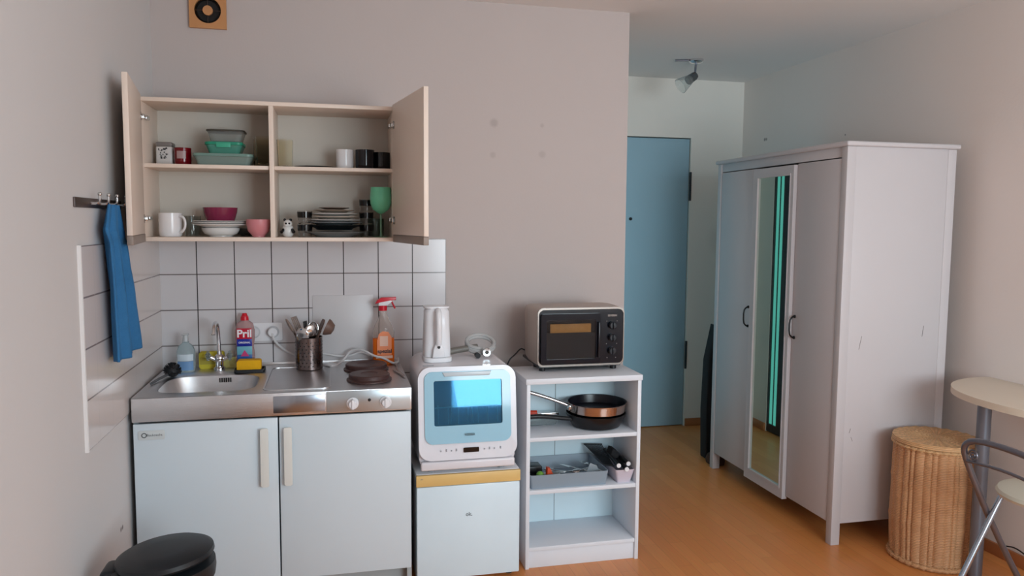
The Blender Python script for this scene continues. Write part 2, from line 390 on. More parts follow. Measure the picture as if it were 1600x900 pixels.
# ------------------------------------------------------------------ kitchenette base unit
kx0, kx1, kf = .018, 1.018, -.592
ku = thing('kitchen_base_cabinet', (.518, -.3, 0), 'white two-door base cabinet carrying the steel sink and hob', 'cabinet')
B().box(kx0, kx0+.018, kf+.02, -.012, .0, .73).box(kx1-.018, kx1, kf+.02, -.012, .0, .73).box(kx0+.018, kx1-.018, kf+.02, -.012, .09, .108)\
   .box(kx0+.018, kx1-.018, -.03, -.012, .108, .73).box(kx0+.018, kx1-.018, kf+.07, kf+.088, 0, .09).obj('carcass', mat('carcass_grey', (170, 176, 178), .5), ku, smooth=False)
for (a, b_, hx) in ((kx0+.003, .519, .472), (.524, kx1-.003, .556)):
    dd = B().box(a, b_, kf-.002, kf+.018, .095, .724, .003).obj('door', white_lam, ku)
    hd = B()
    hd.prism(rrect(hx-.0145, hx+.0145, .468, .69, .006), kf-.026, kf-.018, 'XZ', .002)
    hd.box(hx-.008, hx+.008, kf-.018, kf-.002, .485, .505).box(hx-.008, hx+.008, kf-.018, kf-.002, .655, .675)
    hd.obj('handle', cream_pl, dd)
    if a < .1:
        bd = B().prism(rrect(.038, .128, .666, .700, .006), kf-.005, kf-.002, 'XZ', .001).obj('badge', mat('badge_grey', (205, 212, 214), .3), dd)
        dk = mat('badge_dark', (96, 102, 106), .4)
        B().lathe([(.0095, 0), (.0095, -.0008), (.006, -.0008), (.006, 0)], (.058, kf-.005, .683), 24, 'Y').obj('logo', dk, bd)
        text('Bauknecht', .0125, dk, bd, (.093, kf-.0052, .683))
# steel worktop with sink
ct = thing('steel_sink_top', (.518, -.3, .73), 'stainless steel worktop with built-in sink bowl, drainer and control panel', 'worktop')
top = .819
b = B(); bm = b.bm
def superloop(cx, cy, a, bb_, n, N=64, z=top):
    L = []
    for i in range(N):
        t = 2*PI*i/N; c, s_ = math.cos(t), math.sin(t)
        L.append((cx+a*math.copysign(abs(c)**(2/n), c), cy+bb_*math.copysign(abs(s_)**(2/n), s_), z))
    return L
bc = (.252, -.355)
x0, x1, y0, y1 = kx0, kx1, kf-.006, -.0072
outer = []
for i in range(64):
    t = 2*PI*i/64; c, s_ = math.cos(t), math.sin(t); ks = []
    if c > 1e-9: ks.append((x1-bc[0])/c)
    if c < -1e-9: ks.append((x0-bc[0])/c)
    if s_ > 1e-9: ks.append((y1-bc[1])/s_)
    if s_ < -1e-9: ks.append((y0-bc[1])/s_)
    k = min(ks); outer.append([bc[0]+c*k, bc[1]+s_*k, top])
for cx_, cy_ in ((x0, y0), (x1, y0), (x1, y1), (x0, y1)):
    q = min(outer, key=lambda p: (p[0]-cx_)**2+(p[1]-cy_)**2); q[0], q[1] = cx_, cy_
loops = [outer, superloop(*bc, .188, .176, 4), superloop(*bc, .178, .166, 4, z=top-.006), superloop(*bc, .168, .155, 3.5, z=top-.06),
         superloop(*bc, .158, .145, 3.2, z=top-.12), superloop(*bc, .14, .12, 3, z=top-.145), superloop(*bc, .035, .035, 2, z=top-.15)]
V = [[bm.verts.new(p) for p in L] for L in loops]
for a, c in zip(V, V[1:]):
    for i in range(64): bm.faces.new((a[i], a[(i+1) % 64], c[(i+1) % 64], c[i]))
b.obj('sink_sheet', steel, ct)
B().box(kx0, kx1, kf-.006, kf+.004, .731, top-.0005, .003).box(kx0, kx0+.01, kf+.004, -.0075, .731, top-.001).box(kx1-.01, kx1, kf+.004, -.0075, .731, top-.001).obj('apron', steel, ct)
B().lathe([(0, -.004), (.032, -.004), (.036, 0), (.033, .004), (.014, .002), (.012, -.002), (0, -.002)], (bc[0], bc[1], top-.148), 28).obj('drain', steel_s, ct)
ov = B()
for k in range(6): ov.box(.262+k*.0085, .2665+k*.0085, -.2018, -.1985, top-.032, top-.014)
ov.obj('overflow_slots', black_pl, ct)
B().frame(rrect(.462, .715, -.555, -.095, .035), rrect(.468, .709, -.549, -.101, .03), top, top+.003, 'XY').obj('drainer_rim', steel, ct)
B().box(kx0, kx1, -.016, -.0078, top, top+.012, .002).obj('back_lip', steel, ct)
B().box(.505, .692, kf-.0085, kf-.006, .742, .806, .001).obj('apron_recess', mat('steel_blue', (165, 172, 182), .25, metal=1), ct)
cp = B().box(.698, 1.012, kf-.010, kf-.006, .736, .815, .001).obj('control_panel', mat('panel_steel', (188, 198, 204), .3, metal=.8), ct)
for x in (.794, .918):
    kb = B().cyl((x, kf-.018, .768), .0225, .008, 28, 'Y').lathe([(0, -.022), (.014, -.022), (.017, 0)], (x, kf-.016, .768), 20, 'Y', ).box(x-.004, x+.004, kf-.044, kf-.02, .75, .787, .002)
    kb.obj('knob', white_pl, ct)
B().cyl((.857, kf-.012, .778), .006, .004, 16, 'Y').obj('pilot_light', black_pl, ct)
hobm = mat('hob_brown', (72, 48, 46), .45, var=.15, vs=20)
for (x, y, r) in ((.862, -.20, .088), (.865, -.425, .082)):
    B().lathe([(r+.008, 0), (r+.008, .006), (r, .010), (r, .024), (r-.004, .027), (r*.45, .027), (r*.4, .024), (0, .024)], (x, y, top+.0005), 40).obj('hot_plate', hobm, ct)

# tap
tp = thing('mixer_tap', (.25, -.10, top), 'chrome swan-neck mixer tap with two clear handles behind the sink', 'tap')
B().cyl((.25, -.10, top), .024, .018, 24, bev=.004).cyl((.25, -.10, top+.018), .017, .035, 24).sphere((.25, -.10, top+.052), .021).cyl((.25, -.10, top+.06), .010, .02, 20).obj('body', chrome, tp)
B().tube([(.25, -.10, top+.06), (.249, -.10, top+.13), (.247, -.11, top+.19), (.246, -.15, top+.215), (.245, -.20, top+.20), (.245, -.215, top+.17)], .0085, 12, smooth=2).obj('spout', chrome, tp)
for sx in (-1, 1):
    B().tube([(.25+sx*.012, -.10, top+.045), (.25+sx*.035, -.105, top+.058)], .009, 12).obj('valve', chrome, tp)
    h_ = B()
    for k in range(4):
        a = k*PI/4+.3; dy, dz = .02*math.cos(a), .02*math.sin(a)
        h_.tube([(.25+sx*.044, -.108-dy, top+.064-dz), (.25+sx*.044, -.108+dy, top+.064+dz)], .006, 8)
    h_.sphere((.25+sx*.044, -.108, top+.064), .014)
    h_.obj('handle', cplastic, tp)

# ------------------------------------------------------------------ wall cabinet
cx0, cx1, cy, cz0, cz1 = .0008, .990, -.2876, 1.374, 1.930
wc = thing('wall_cabinet', ((cx0+cx1)/2, 0, cz0), 'cream wall cabinet with both doors open above the tiles', 'cabinet')
t = .016
B().box(cx0, cx1, cy, -.0075, cz0, cz0+t, .001).box(cx0, cx1, cy, -.0005, cz1-t, cz1, .001).box(cx0, cx0+t, cy, -.0075, cz0+t, cz1-t, .001)\
   .box(cx1-t, cx1, cy, -.0075, cz0+t, cz1-t, .001).obj('body', cream_lam, wc)
B().box(cx0+t, cx1-t, -.014, -.0078, cz0+t, cz1-t).obj('back_panel', cream_in, wc, smooth=False)
B().box(.484, .502, cy+.001, -.014, cz0+t, cz1-t, .001).obj('divider', cream_lam, wc)
for (a, b_) in ((cx0+t, .484), (.502, cx1-t)):
    B().box(a, b_, cy+.015, -.014, 1.662, 1.677, .001).obj('shelf', cream_lam, wc)
for (hx, a1, hs) in ((cx0+t, math.radians(-82), 1), (cx1-t, math.radians(180+99), -1)):
    L = .478
    # door built closed along +x from its hinge line, then swung open
    dr = B().box(0, L, -.009*1-.009, 0, 0.032, .565, .0015).obj('door', cream_lam, wc, loc=Vector((hx, cy-.002, cz0-.002))-WL[wc.name], rot=(0, 0, a1), local=True) if hs == 1 else \
         B().box(0, L, 0, .018, 0.032, .565, .0015).obj('door', cream_lam, wc, loc=Vector((hx, cy-.002, cz0-.002))-WL[wc.name], rot=(0, 0, a1), local=True)
    ya, yb = (-.019, .001) if hs == 1 else (-.001, .019)
    B().box(0.002, L-.002, ya, yb, 0.0, .031, .002).obj('grip_strip', mat('grip_taupe', (150, 134, 124), .45), dr, loc=(0, 0, 0), local=True)
    for z in (.09, .48):
        g = B(); s_ = 1 if hs == 1 else -1
        g.cyl((.028, 0, z), .0165, .003*s_, 20, 'Y').box(.002, .03, min(.003*s_, .012*s_), max(.003*s_, .012*s_), z-.009, z+.009, .002)
        g.obj('hinge', steel_s, dr, loc=(0, 0, 0), local=True)
for (x, s_) in ((cx0+t, 1), (cx1-t, -1)):
    for z in (1.465, 1.855): B().box(min(x, x+s_*.014), max(x, x+s_*.014), cy+.02, cy+.07, z-.008, z+.008, .002).obj('hinge_mount', steel_s, wc)

SH1, SH2 = cz0+t+.0005, 1.6775   # shelf heights
def mug(name, x, y, z, r, h, m, label, ang=0, group=None, handle=True, inner=None):
    o = thing(name, (x, y, z), label, 'mug' if 'mug' in name else 'cup', group)
    B().lathe([(0, 0), (r*.86, 0), (r*.96, .006), (r, .02), (r, h), (r-.003, h), (r-.004, .02), (0, .008)], (x, y, z), 32).obj('cup_body', m, o)
    if handle:
        c, s_ = math.cos(ang), math.sin(ang)
        pts = [(x+c*(r-.004+k), y+s_*(r-.004+k), z+zz) for k, zz in ((0, h*.85), (.022, h*.86), (.034, h*.65), (.032, h*.4), (.018, h*.2), (0, h*.18))]
        B().tube(pts, .0048, 10, smooth=2).obj('handle', m, o)
    return o
def bowl(name, x, y, z, r, h, m, label, cat='bowl', foot=.5, group=None, rim=.003):
    b = B().lathe([(0, 0), (r*foot, 0), (r*foot, .004), (r*.86, h*.34), (r*.965, h*.7), (r, h), (r-rim, h), (r*.93, h*.7), (r*.82, h*.38), (r*foot*.9, .009), (0, .007)], (x, y, z), 40)
    return tag(b.obj(name, m), label, cat, group)
def plate(name, x, y, z, r, m, label, h=.016, group=None):
    b = B().lathe([(0, 0), (r*.6, 0), (r*.66, h*.35), (r, h), (r-.001, h+.002), (r*.64, h*.45), (r*.58, .003), (0, .003)], (x, y, z), 48)
    return tag(b.obj(name, m), label, 'plate', group)
china = mat('white_china', (225, 222, 220), .2, var=.01)
whiteg = mat('white_glaze', (232, 230, 232), .18, var=.01)
blackg = mat('black_glaze', (14, 14, 20), .12, var=.02)
# upper left compartment
cb = thing('patterned_tin', (.062, -.11, SH2), 'white and grey square tin with dark speckled pattern, left end of upper shelf', 'tin')
B().box(.034, .098, -.15, -.075, SH2, SH2+.078, .008, 3).obj('tin_body', mat('tin_white', (205, 200, 198), .3), cb)
B().box(.036, .096, -.148, -.077, SH2+.078, SH2+.095, .004).obj('lid', mat('tin_grey_lid', (118, 112, 110), .4), cb)
sk = B()
random.seed(3)
for k in range(26):
    x = .043+random.random()*.034; z = SH2+.026+random.random()*.042
    sk.box(x, x+.002+random.random()*.005, -.1512, -.1498, z, z+.002+random.random()*.004)
sk.obj('printed_pattern', mat('print_dark', (50, 46, 46), .5), cb)
rm = mug('red_mug', .137, -.15, SH2, .033, .072, mat('dark_red_glaze', (112, 6, 20), .15), 'dark red mug with pale printed picture on the upper shelf', ang=PI*.75)
lb = B()
for i in range(9):
    a0 = -PI/2-.55+i*.12; a1 = a0+.12
    for (a, bb_) in ((a0, a1),):
        vs = [lb.bm.verts.new((.137+.0335*math.cos(q), -.15+.0335*math.sin(q), SH2+zz)) for q, zz in ((a, .028), (bb_, .028), (bb_, .058), (a, .058))]; lb.bm.faces.new(vs)
lb.obj('printed_picture', mat('print_pink', (170, 140, 140), .3), rm)
tealp = mat('teal_plastic', (100, 175, 155), .25, trans=.4, var=.02)
tealt = mat('teal_clear_lid', (150, 190, 180), .2, trans=.5, var=.02)
def tub(name, x0, x1, y0, y1, z, h, m, ml, label, lidh=.012, taper=.012):
    o = thing(name, ((x0+x1)/2, (y0+y1)/2, z), label, 'food container')
    b = B(); rr = []
    for (zz, k, inner) in ((0, taper, 0), (h, 0, 0), (h, .002, 1), (.003, taper+.002, 1)):
        rr.append([b.bm.verts.new((u, v, z+zz)) for u, v in rrect(x0+k, x1-k, y0+k, y1-k, .02)])
    n = len(rr[0])
    for a, c in zip(rr, rr[1:]):
        for i in range(n): b.bm.faces.new((a[i], a[(i+1) % n], c[(i+1) % n], c[i]))
    b.bm.faces.new(rr[0][::-1]); b.bm.faces.new(rr[-1])
    b.obj('tub', m, o)
    if ml: B().prism(rrect(x0-.004, x1+.004, y0-.004, y1+.004, .022), z+h+.0005, z+h+lidh, 'XY', .002).obj('lid', ml, o)
    return o
t1 = tub('flat_food_container', .190, .412, -.235, -.06, SH2, .036, mat('container_grey_green', (165, 185, 178), .15, trans=.5), tealt, 'wide flat container with milky lid, bottom of container pile')
t2 = tub('teal_food_container', .232, .372, -.21, -.08, SH2+.0485, .036, tealp, mat('teal_lid', (30, 140, 112), .3), 'teal plastic container with clip lid, middle of container pile')
for x in (.27, .30): pass
B().box(.275, .33, -.217, -.2143, SH2+.074, SH2+.094, .001).obj('clip', mat('teal_clip', (60, 165, 135), .3), t2)
t3 = tub('glass_food_container', .238, .378, -.205, -.085, SH2+.0975, .042, cplastic, mat('smoky_lid', (62, 58, 50), .4), 'clear container with dark rim, top of container pile', lidh=.007)
honey = mat('pale_amber_glass', (253, 249, 238), .1, trans=1, ior=1.1, var=.02)
jar0 = tag(B().lathe([(0, 0), (.026, 0), (.030, .01), (.034, .122), (.032, .122), (.028, .012), (0, .008)], (.438, -.09, SH2), 28).obj('tumbler', honey), 'pale amber tumbler left of the cabinet divider, upper shelf', 'glass', 'pale amber tumblers')
dup(jar0, (.535, -.10, SH2), 'pale amber tumbler just right of the cabinet divider, upper shelf')
dup(jar0, (.458, -.20, SH2), 'pale amber tumbler nearest the front beside the container pile')
# upper right
plate('black_plate', .66, -.16, SH2, .088, mat('black_plate', (30, 26, 26), .3), 'flat black plate lying alone on the upper right shelf', h=.005)
mug('white_mug', .782, -.16, SH2, .036, .082, whiteg, 'plain white mug left of two black mugs', ang=PI*.5)
m1 = mug('black_mug', .866, -.165, SH2, .040, .083, blackg, 'taller glossy black mug between white mug and short black mug', ang=PI*.45, group='black mugs on the upper right shelf')
m2 = dup(m1, (.938, -.12, SH2), 'shorter glossy black mug in the right corner of upper shelf', scale=(1.02, 1.02, .93))
# lower left
mw = mug('white_mug', .092, -.20, SH1, .044, .095, whiteg, 'large white mug with looped handle at lower left of cabinet', ang=-.55)
tag(B().lathe([(0, 0), (.030, 0), (.034, .085), (.032, .085), (.028, .004), (0, .004)], (.150, -.05, SH1), 28).obj('drinking_glass', glass), 'clear drinking glass behind the white plates on lower left shelf', 'glass')
greyp = mat('dark_grey_glaze', (60, 62, 62), .25)
bowl('soup_bowl', .277, -.155, SH1, .075, .036, china, 'white bowl at the bottom of plate pile, lower left shelf', foot=.62)
for k in range(3):
    plate('soup_plate', .277, -.155, SH1+.0365+k*.0065, .112, china, ['lowest broad white plate above white bowl', 'middle broad white plate above white bowl', 'top broad white plate directly under the purple bowl'][k], group='broad white plates under the purple bowl', h=.014)
bowl('purple_bowl', .277, -.155, SH1+.0365+.013+.006, .068, .064, mat('purple_glaze', (128, 42, 72), .2), 'dark raspberry bowl on top of the white plates', foot=.78)
bowl('glass_bowl', .372, -.075, SH1, .056, .034, mat('smoke_glass', (150, 150, 150), .05, trans=.9), 'grey see-through bowl standing behind the white plate pile')
bowl('pink_bowl', .432, -.22, SH1, .049, .072, mat('pink_glaze', (205, 130, 136), .3), 'light pink bowl beside the cabinet divider', foot=.5)
# lower right
clearish = mat('clear_tumbler_glass', (235, 235, 235), .03, trans=1, ior=1.35, var=0)
pm = thing('animal_cup', (.545, -.17, SH1), 'small black and white animal-shaped cup beside the divider', 'cup')
B().lathe([(0, 0), (.016, 0), (.023, .012), (.024, .03), (.019, .046), (.0, .05)], (.545, -.17, SH1), 24).sphere((.545, -.18, SH1+.054), .018).obj('body', china, pm)
B().sphere((.533, -.18, SH1+.071), .006).sphere((.557, -.18, SH1+.071), .006).sphere((.539, -.197, SH1+.056), .0042).sphere((.552, -.197, SH1+.056), .0042)\
   .tube([(.527, -.185, SH1+.03), (.52, -.20, SH1+.02)], .007).tube([(.563, -.185, SH1+.03), (.57, -.20, SH1+.02)], .007).obj('dark_patches', blackg, pm)
gl0 = thing('banded_glass', (.615, -.20, SH1), 'clear glass with black band, lower of the two left of the plate pile', 'glass', 'clear glasses with a black band')
B().lathe([(0, 0), (.026, 0), (.030, .054), (.0285, .054), (.0245, .004), (0, .004)], (.615, -.20, SH1), 28).obj('glass_body', clearish, gl0)
B().lathe([(.0290, .026), (.0306, .05), (.0312, .05), (.0296, .026)], (.615, -.20, SH1), 28).obj('black_band', black_gl, gl0)
dup(gl0, (.615, -.20, SH1+.0545), 'clear glass with black band, upper of the two left of the plate pile')
for k in range(3):
    dup(gl0, (.872, -.11, SH1+k*.0545), ['bottom', 'middle', 'top'][k]+' banded glass of the three-high stack right of the plates')
specs = [('serving_plate', .128, greyp if False else mat('grey_china', (120, 122, 122), .2), .022, 'large grey plate at the very bottom of the plate pile'),
         ('dinner_plate', .122, mat('black_china', (22, 28, 32), .15), .022, 'black plate second from bottom of the plate pile'),
         ('dinner_plate', .118, mat('grey_blue_china', (120, 126, 130), .2), .013, 'grey-blue plate on the black plate'),
         ('dinner_plate', .108, china, .009, 'lowest white plate in the middle of the pile'),
         ('dinner_plate', .104, mat('ivory_china', (198, 188, 176), .2), .009, 'ivory plate between two white plates in pile'),
         ('dinner_plate', .100, china, .009, 'upper white plate in the plate pile'),
         ('side_plate', .086, mat('beige_china', (168, 150, 134), .25), .010, 'beige small plate second from top of the plate pile'),
         ('side_plate', .064, mat('brown_china', (112, 92, 80), .3), .008, 'little brown plate on the very top of plate pile')]
zz = SH1; 
for (nm, r, m, hh, lab) in specs:
    plate(nm, .735, -.155, zz, r, m, lab, h=hh*.9, group='plates in the right-hand pile'); zz += {'serving_plate': .024, 'dinner_plate': .0135, 'side_plate': .012}[nm]+(.006 if hh == .022 else 0)
gob = mat('mint_plastic', (112, 205, 165), .2, trans=0, var=.02)
gb = thing('wine_goblet', (.93, -.19, SH1), 'mint green goblet on tall stem at right end of lower shelf', 'goblet')
B().lathe([(.0045, .10), (.014, .103), (.034, .118), (.044, .142), (.046, .168), (.042, .212), (.040, .212), (.044, .168), (.042, .144), (.032, .122), (0, .108)], (.93, -.19, SH1), 36).obj('cup', gob, gb)
B().lathe([(0, 0), (.032, 0), (.032, .002), (.006, .006), (.0038, .02), (.0038, .1), (0, .101)], (.93, -.19, SH1), 28).obj('stem', mat('mint_stem', (150, 195, 165), .15, trans=.5), gb)
tag(B().lathe([(0, 0), (.034, 0), (.036, .08), (.034, .08), (.032, .004), (0, .004)], (.915, -.07, SH1), 28).obj('drinking_glass', mat('greenish_glass', (150, 175, 160), .05, trans=.9)), 'greenish clear glass standing behind the mint goblet', 'glass')

# ------------------------------------------------------------------ hook rail and towel on left wall
hr = thing('hook_rail', (0, -.83, 1.49), 'brushed metal rail with four small hooks on the left wall', 'hook rail')
B().box(0.0, .006, -1.075, -.58, 1.492, 1.522, .002).obj('rail', mat('rail_metal', (120, 110, 108), .35, metal=.9), hr)
HY = (-.935, -.84, -.74, -.635)
for y in HY:
    B().tube([(.005, y, 1.507), (.028, y, 1.505), (.034, y, 1.515), (.034, y, 1.533)], .0042, 10, smooth=1).sphere((.034, y, 1.535), .0065, 12).obj('hook', steel_s, hr)
# towel: cloth gathered on the hook at y=-.73 then falling in folds
towel_m = mat('blue_terry', (52, 116, 168), .95, var=.12, vs=40, bump=.8, bs=260)
b = B(); bm = b.bm; rows = []
NU, NV = 40, 60
def interp(tab, x):
    for (x0, a), (x1, b) in zip(tab, tab[1:]):
        if x0 >= x >= x1:
            t_ = (x0-x)/(x0-x1); t_ = t_*t_*(3-2*t_)*.5+t_*.5; return a+(b-a)*t_
    return tab[-1][1]
LE = [(1.505, -.865), (1.47, -.89), (1.425, -.925), (1.38, -.895), (1.20, -.88), (.985, -.862)]
RE = [(1.505, -.745), (1.42, -.72), (1.32, -.68), (1.20, -.625), (.985, -.543)]
for j in range(NV+1):
    v = j/NV; row = []
    z = 1.505-.51*v
    l, r2 = interp(LE, z), interp(RE, z)
    for i in range(NU+1):
        u = i/NU
        fold = .015*math.sin(u*13+v*1.5)*(1-.45*v)+.007*math.sin(u*27+1)
        row.append(bm.verts.new((.036+fold*(.35+.65*min(1, v*4)), l+(r2-l)*u, z-.008*math.cos((u-.5)*4)*v)))
    rows.append(row)
for a, c in zip(rows, rows[1:]):
    for i in range(NU): bm.faces.new((a[i], a[i+1], c[i+1], c[i]))
tw = b.obj('towel', towel_m, smooth=True)
md = tw.modifiers.new('thick', 'SOLIDIFY'); md.thickness = .007; md.offset = 0
tag(tw, 'blue terry towel hanging from hook rail on left wall', 'towel')

# ------------------------------------------------------------------ sockets, plug and cables
so = thing('wall_socket', (.425, -.007, .93), 'white double wall socket in the tiles behind dish soap', 'socket')
B().prism(rrect(.345, .505, .928, 1.008, .008), -.016, -.0072, 'XZ', .002).obj('face_plate', white_pl, so)
for x in (.385, .465):
    B().lathe([(.027, -.002), (.022, -.0025), (.02, .008), (0, .008)], (x, -.0165, .968), 28, 'Y').obj('socket_well', mat('socket_well', (200, 200, 204), .4), so)
cablem = mat('white_cable', (214, 212, 214), .4)
c1 = thing('power_cable', (.468, -.02, .94), 'white plug and cable running from the socket behind the utensil pot', 'cable')
B().cyl((.465, -.045, .968), .021, .026, 24, 'Y', bev=.004).obj('plug', white_pl, c1)
B().tube([(.465, -.045, .965), (.47, -.05, .935), (.50, -.04, .90), (.54, -.03, .868), (.60, -.03, .85), (.68, -.03, .868), (.74, -.035, .852), (.80, -.04, .853), (.85, -.028, .87), (.90, -.026, .84), (1.0, -.026, .829)], .0045, 8, smooth=2).obj('cord', cablem, c1)
tag(B().tube([(1.012, -.04, .835), (1.008, -.09, .826), (.985, -.128, .826), (.94, -.132, .856), (.90, -.12, .862), (.85, -.08, .888), (.80, -.05, .882), (.77, -.06, .84), (.745, -.09, .826), (.72, -.13, .8255), (.695, -.10, .8255), (.66, -.055, .8255)], .0048, 8, smooth=2).obj('kettle_cable', cablem), 'white cable arching beside the rear hob plate', 'cable')
tag(B().tube([(.985, -.1, .8245), (1.0, -.16, .8245), (.99, -.25, .8245), (1.003, -.36, .8245), (1.01, -.44, .8245), (.998, -.36, .8245), (.975, -.26, .8245)], .004, 8, smooth=2).obj('loose_cable', mat('greyish_cable', (170, 160, 160), .5)), 'loose grey-white cable lying right of the hob plates', 'cable')

# ------------------------------------------------------------------ things on the counter
T0 = top+.0005
sp_ = thing('soap_bottle', (.118, -.10, T0), 'clear pump soap bottle with pale blue label left of tap', 'bottle')
B().lathe([(0, 0), (.034, 0), (.037, .006), (.037, .085), (.030, .108), (.014, .122), (.013, .13), (0, .13)], (.118, -.10, T0), 32, sy=.7).obj('bottle_body', mat('soap_clear', (215, 232, 236), .06, trans=.8, ior=1.2), sp_)
B().cyl((.118, -.10, T0+.128), .013, .03, 20, r2=.010).box(.104, .132, -.112, -.098, T0+.155, T0+.163, .002).obj('cap', mat('cap_clear', (210, 215, 218), .2, trans=.4), sp_)
def wraplabel(x, y, r, sy, z0, z1, half, off=.0009, n=14):
    b = B(); R_ = r+off
    for i in range(n):
        q = [(-PI/2-half+2*half*k/n) for k in (i, i+1)]
        vs = [b.bm.verts.new((x+R_*math.cos(a), y+R_*math.sin(a)*sy-(0 if sy == 1 else .0006), zz_)) for a, zz_ in ((q[0], z0), (q[1], z0), (q[1], z1), (q[0], z1))]; b.bm.faces.new(vs)
    bmesh.ops.remove_doubles(b.bm, verts=b.bm.verts, dist=1e-6)
    return b
wraplabel(.118, -.10, .037, .7, T0+.048, T0+.076, .95).obj('label_top', mat('soap_label_white', (205, 218, 228), .35), sp_)
wraplabel(.118, -.10, .037, .7, T0+.008, T0+.046, .95).obj('label_bottom', mat('soap_label_blue', (110, 150, 195), .35), sp_)
yc = thing('sponge_pack', (.21, -.045, T0), 'yellow sponge cloth standing against tiles behind tap', 'sponge')
B().prism(rrect(.162, .262, T0, T0+.072, .008), -.062, -.024, 'XZ', .003).obj('sponge_cloth', mat('yellow_cloth', (206, 190, 62), .9, var=.12, vs=30, bump=.5, bs=200), yc)
B().box(.166, .258, -.0645, -.0625, T0+.02, T0+.05).obj('paper_band', mat('band_olive', (170, 155, 60), .7), yc)
tag(B().prism(rrect(.262, .318, T0, T0+.045, .006), -.05, -.03, 'XZ', .003).obj('folded_cloth', mat('pale_yellow_cloth', (205, 200, 130), .95, bump=.5, bs=200)), 'pale yellow folded cloth right of tap against tiles', 'cloth')
br_ = thing('scrubbing_brush', (.08, -.24, T0), 'black round scrubbing brush at the left rim of the sink', 'brush')
b = B(); b.sphere((.085, -.215, T0+.026), .028, 20, 1, 1, .9)
random.seed(5)
for k in range(260):
    a = random.random()*2*PI; e = math.acos(random.uniform(-.4, 1)); dv = Vector((math.sin(e)*math.cos(a), math.sin(e)*math.sin(a), math.cos(e)))
    p = Vector((.085, -.215, T0+.026))+dv*.024; b.tube([p, p+dv*.011], .0011, 4)
b.obj('bristle_head', dark_rub, br_)
B().tube([(.070, -.235, T0+.014), (.05, -.30, T0+.010), (.037, -.37, T0+.006)], .0055, 10).obj('handle', mat('brush_grey', (90, 92, 96), .4), br_)
hb = thing('sink_caddy', (.375, -.15, T0), 'black rubber tray beside tap holding the yellow sponge', 'tray')
B().prism(rrect(.318, .44, -.185, -.105, .012), T0, T0+.005, 'XY', .001).obj('tray_base', dark_rub, hb)
B().frame(rrect(.318, .44, -.185, -.105, .012), rrect(.322, .436, -.181, -.109, .010), T0+.005, T0+.013, 'XY').obj('tray_rim', dark_rub, hb)
tag(B().prism(rrect(.328, .425, T0+.0055, T0+.050, .007), -.172, -.122, 'XZ', .005).obj('washing_sponge', mat('yellow_foam', (236, 176, 22), .9, var=.06, vs=60, bump=.6, bs=180)), 'bright yellow-orange sponge in the black tray beside tap', 'sponge')
tag(B().prism(rrect(.12, .31, -.085, -.068, .004), T0, T0+.012, 'XY', .001).obj('rubber_strip', dark_rub), 'flat black rubber strip lying behind the sink', 'mat') if False else None
# dish soap bottle "Pril"
pr_ = thing('dish_soap_bottle', (.352, -.062, T0), 'dish soap bottle with red cap and red and blue label', 'bottle')
sy = .6
B().lathe([(0, 0), (.036, 0), (.040, .008), (.040, .06), (.036, .095), (.041, .13), (.041, .165), (.034, .195), (.016, .208), (.013, .212), (0, .212)], (.352, -.062, T0), 36, sy=sy).obj('bottle_body', mat('pril_clear', (225, 190, 190), .08, trans=.6, ior=1.2), pr_)
B().cyl((.352, -.062, T0+.209), .018, .016, 24, r2=.016).cyl((.352, -.062, T0+.225), .014, .014, 24, r2=.009).obj('cap', red_pl, pr_)
def flat_label(z0, z1, m, nm, w=.031, yy=-.0885):
    b = B().box(.352-w, .352+w, yy, yy+.0018, z0, z1, .0005)
    return b.obj(nm, m, pr_)
flat_label(T0+.130, T0+.176, mat('label_red', (190, 20, 50), .3), 'label_red_part')
flat_label(T0+.098, T0+.1295, mat('label_blue', (20, 40, 150), .3), 'label_blue_part')
flat_label(T0+.062, T0+.0975, mat('label_cyan', (110, 175, 195), .3), 'label_pale_part')
flat_label(T0+.03, T0+.0615, mat('label_blue2', (24, 88, 160), .3), 'label_lower_part')
wt = mat('print_white', (235, 235, 240), .4)
text('Pril', .046, wt, pr_, (.352, -.0888, T0+.152), 'brand_lettering', bold=.0012)
text('ORIGINAL', .0105, wt, pr_, (.352, -.0888, T0+.114), 'small_lettering', bold=.0003)
B().prism([(.336, T0+.055), (.352, T0+.082), (.370, T0+.055)], -.0895, -.0885, 'XZ').obj('pink_drop', mat('print_magenta', (200, 60, 120), .4), pr_)
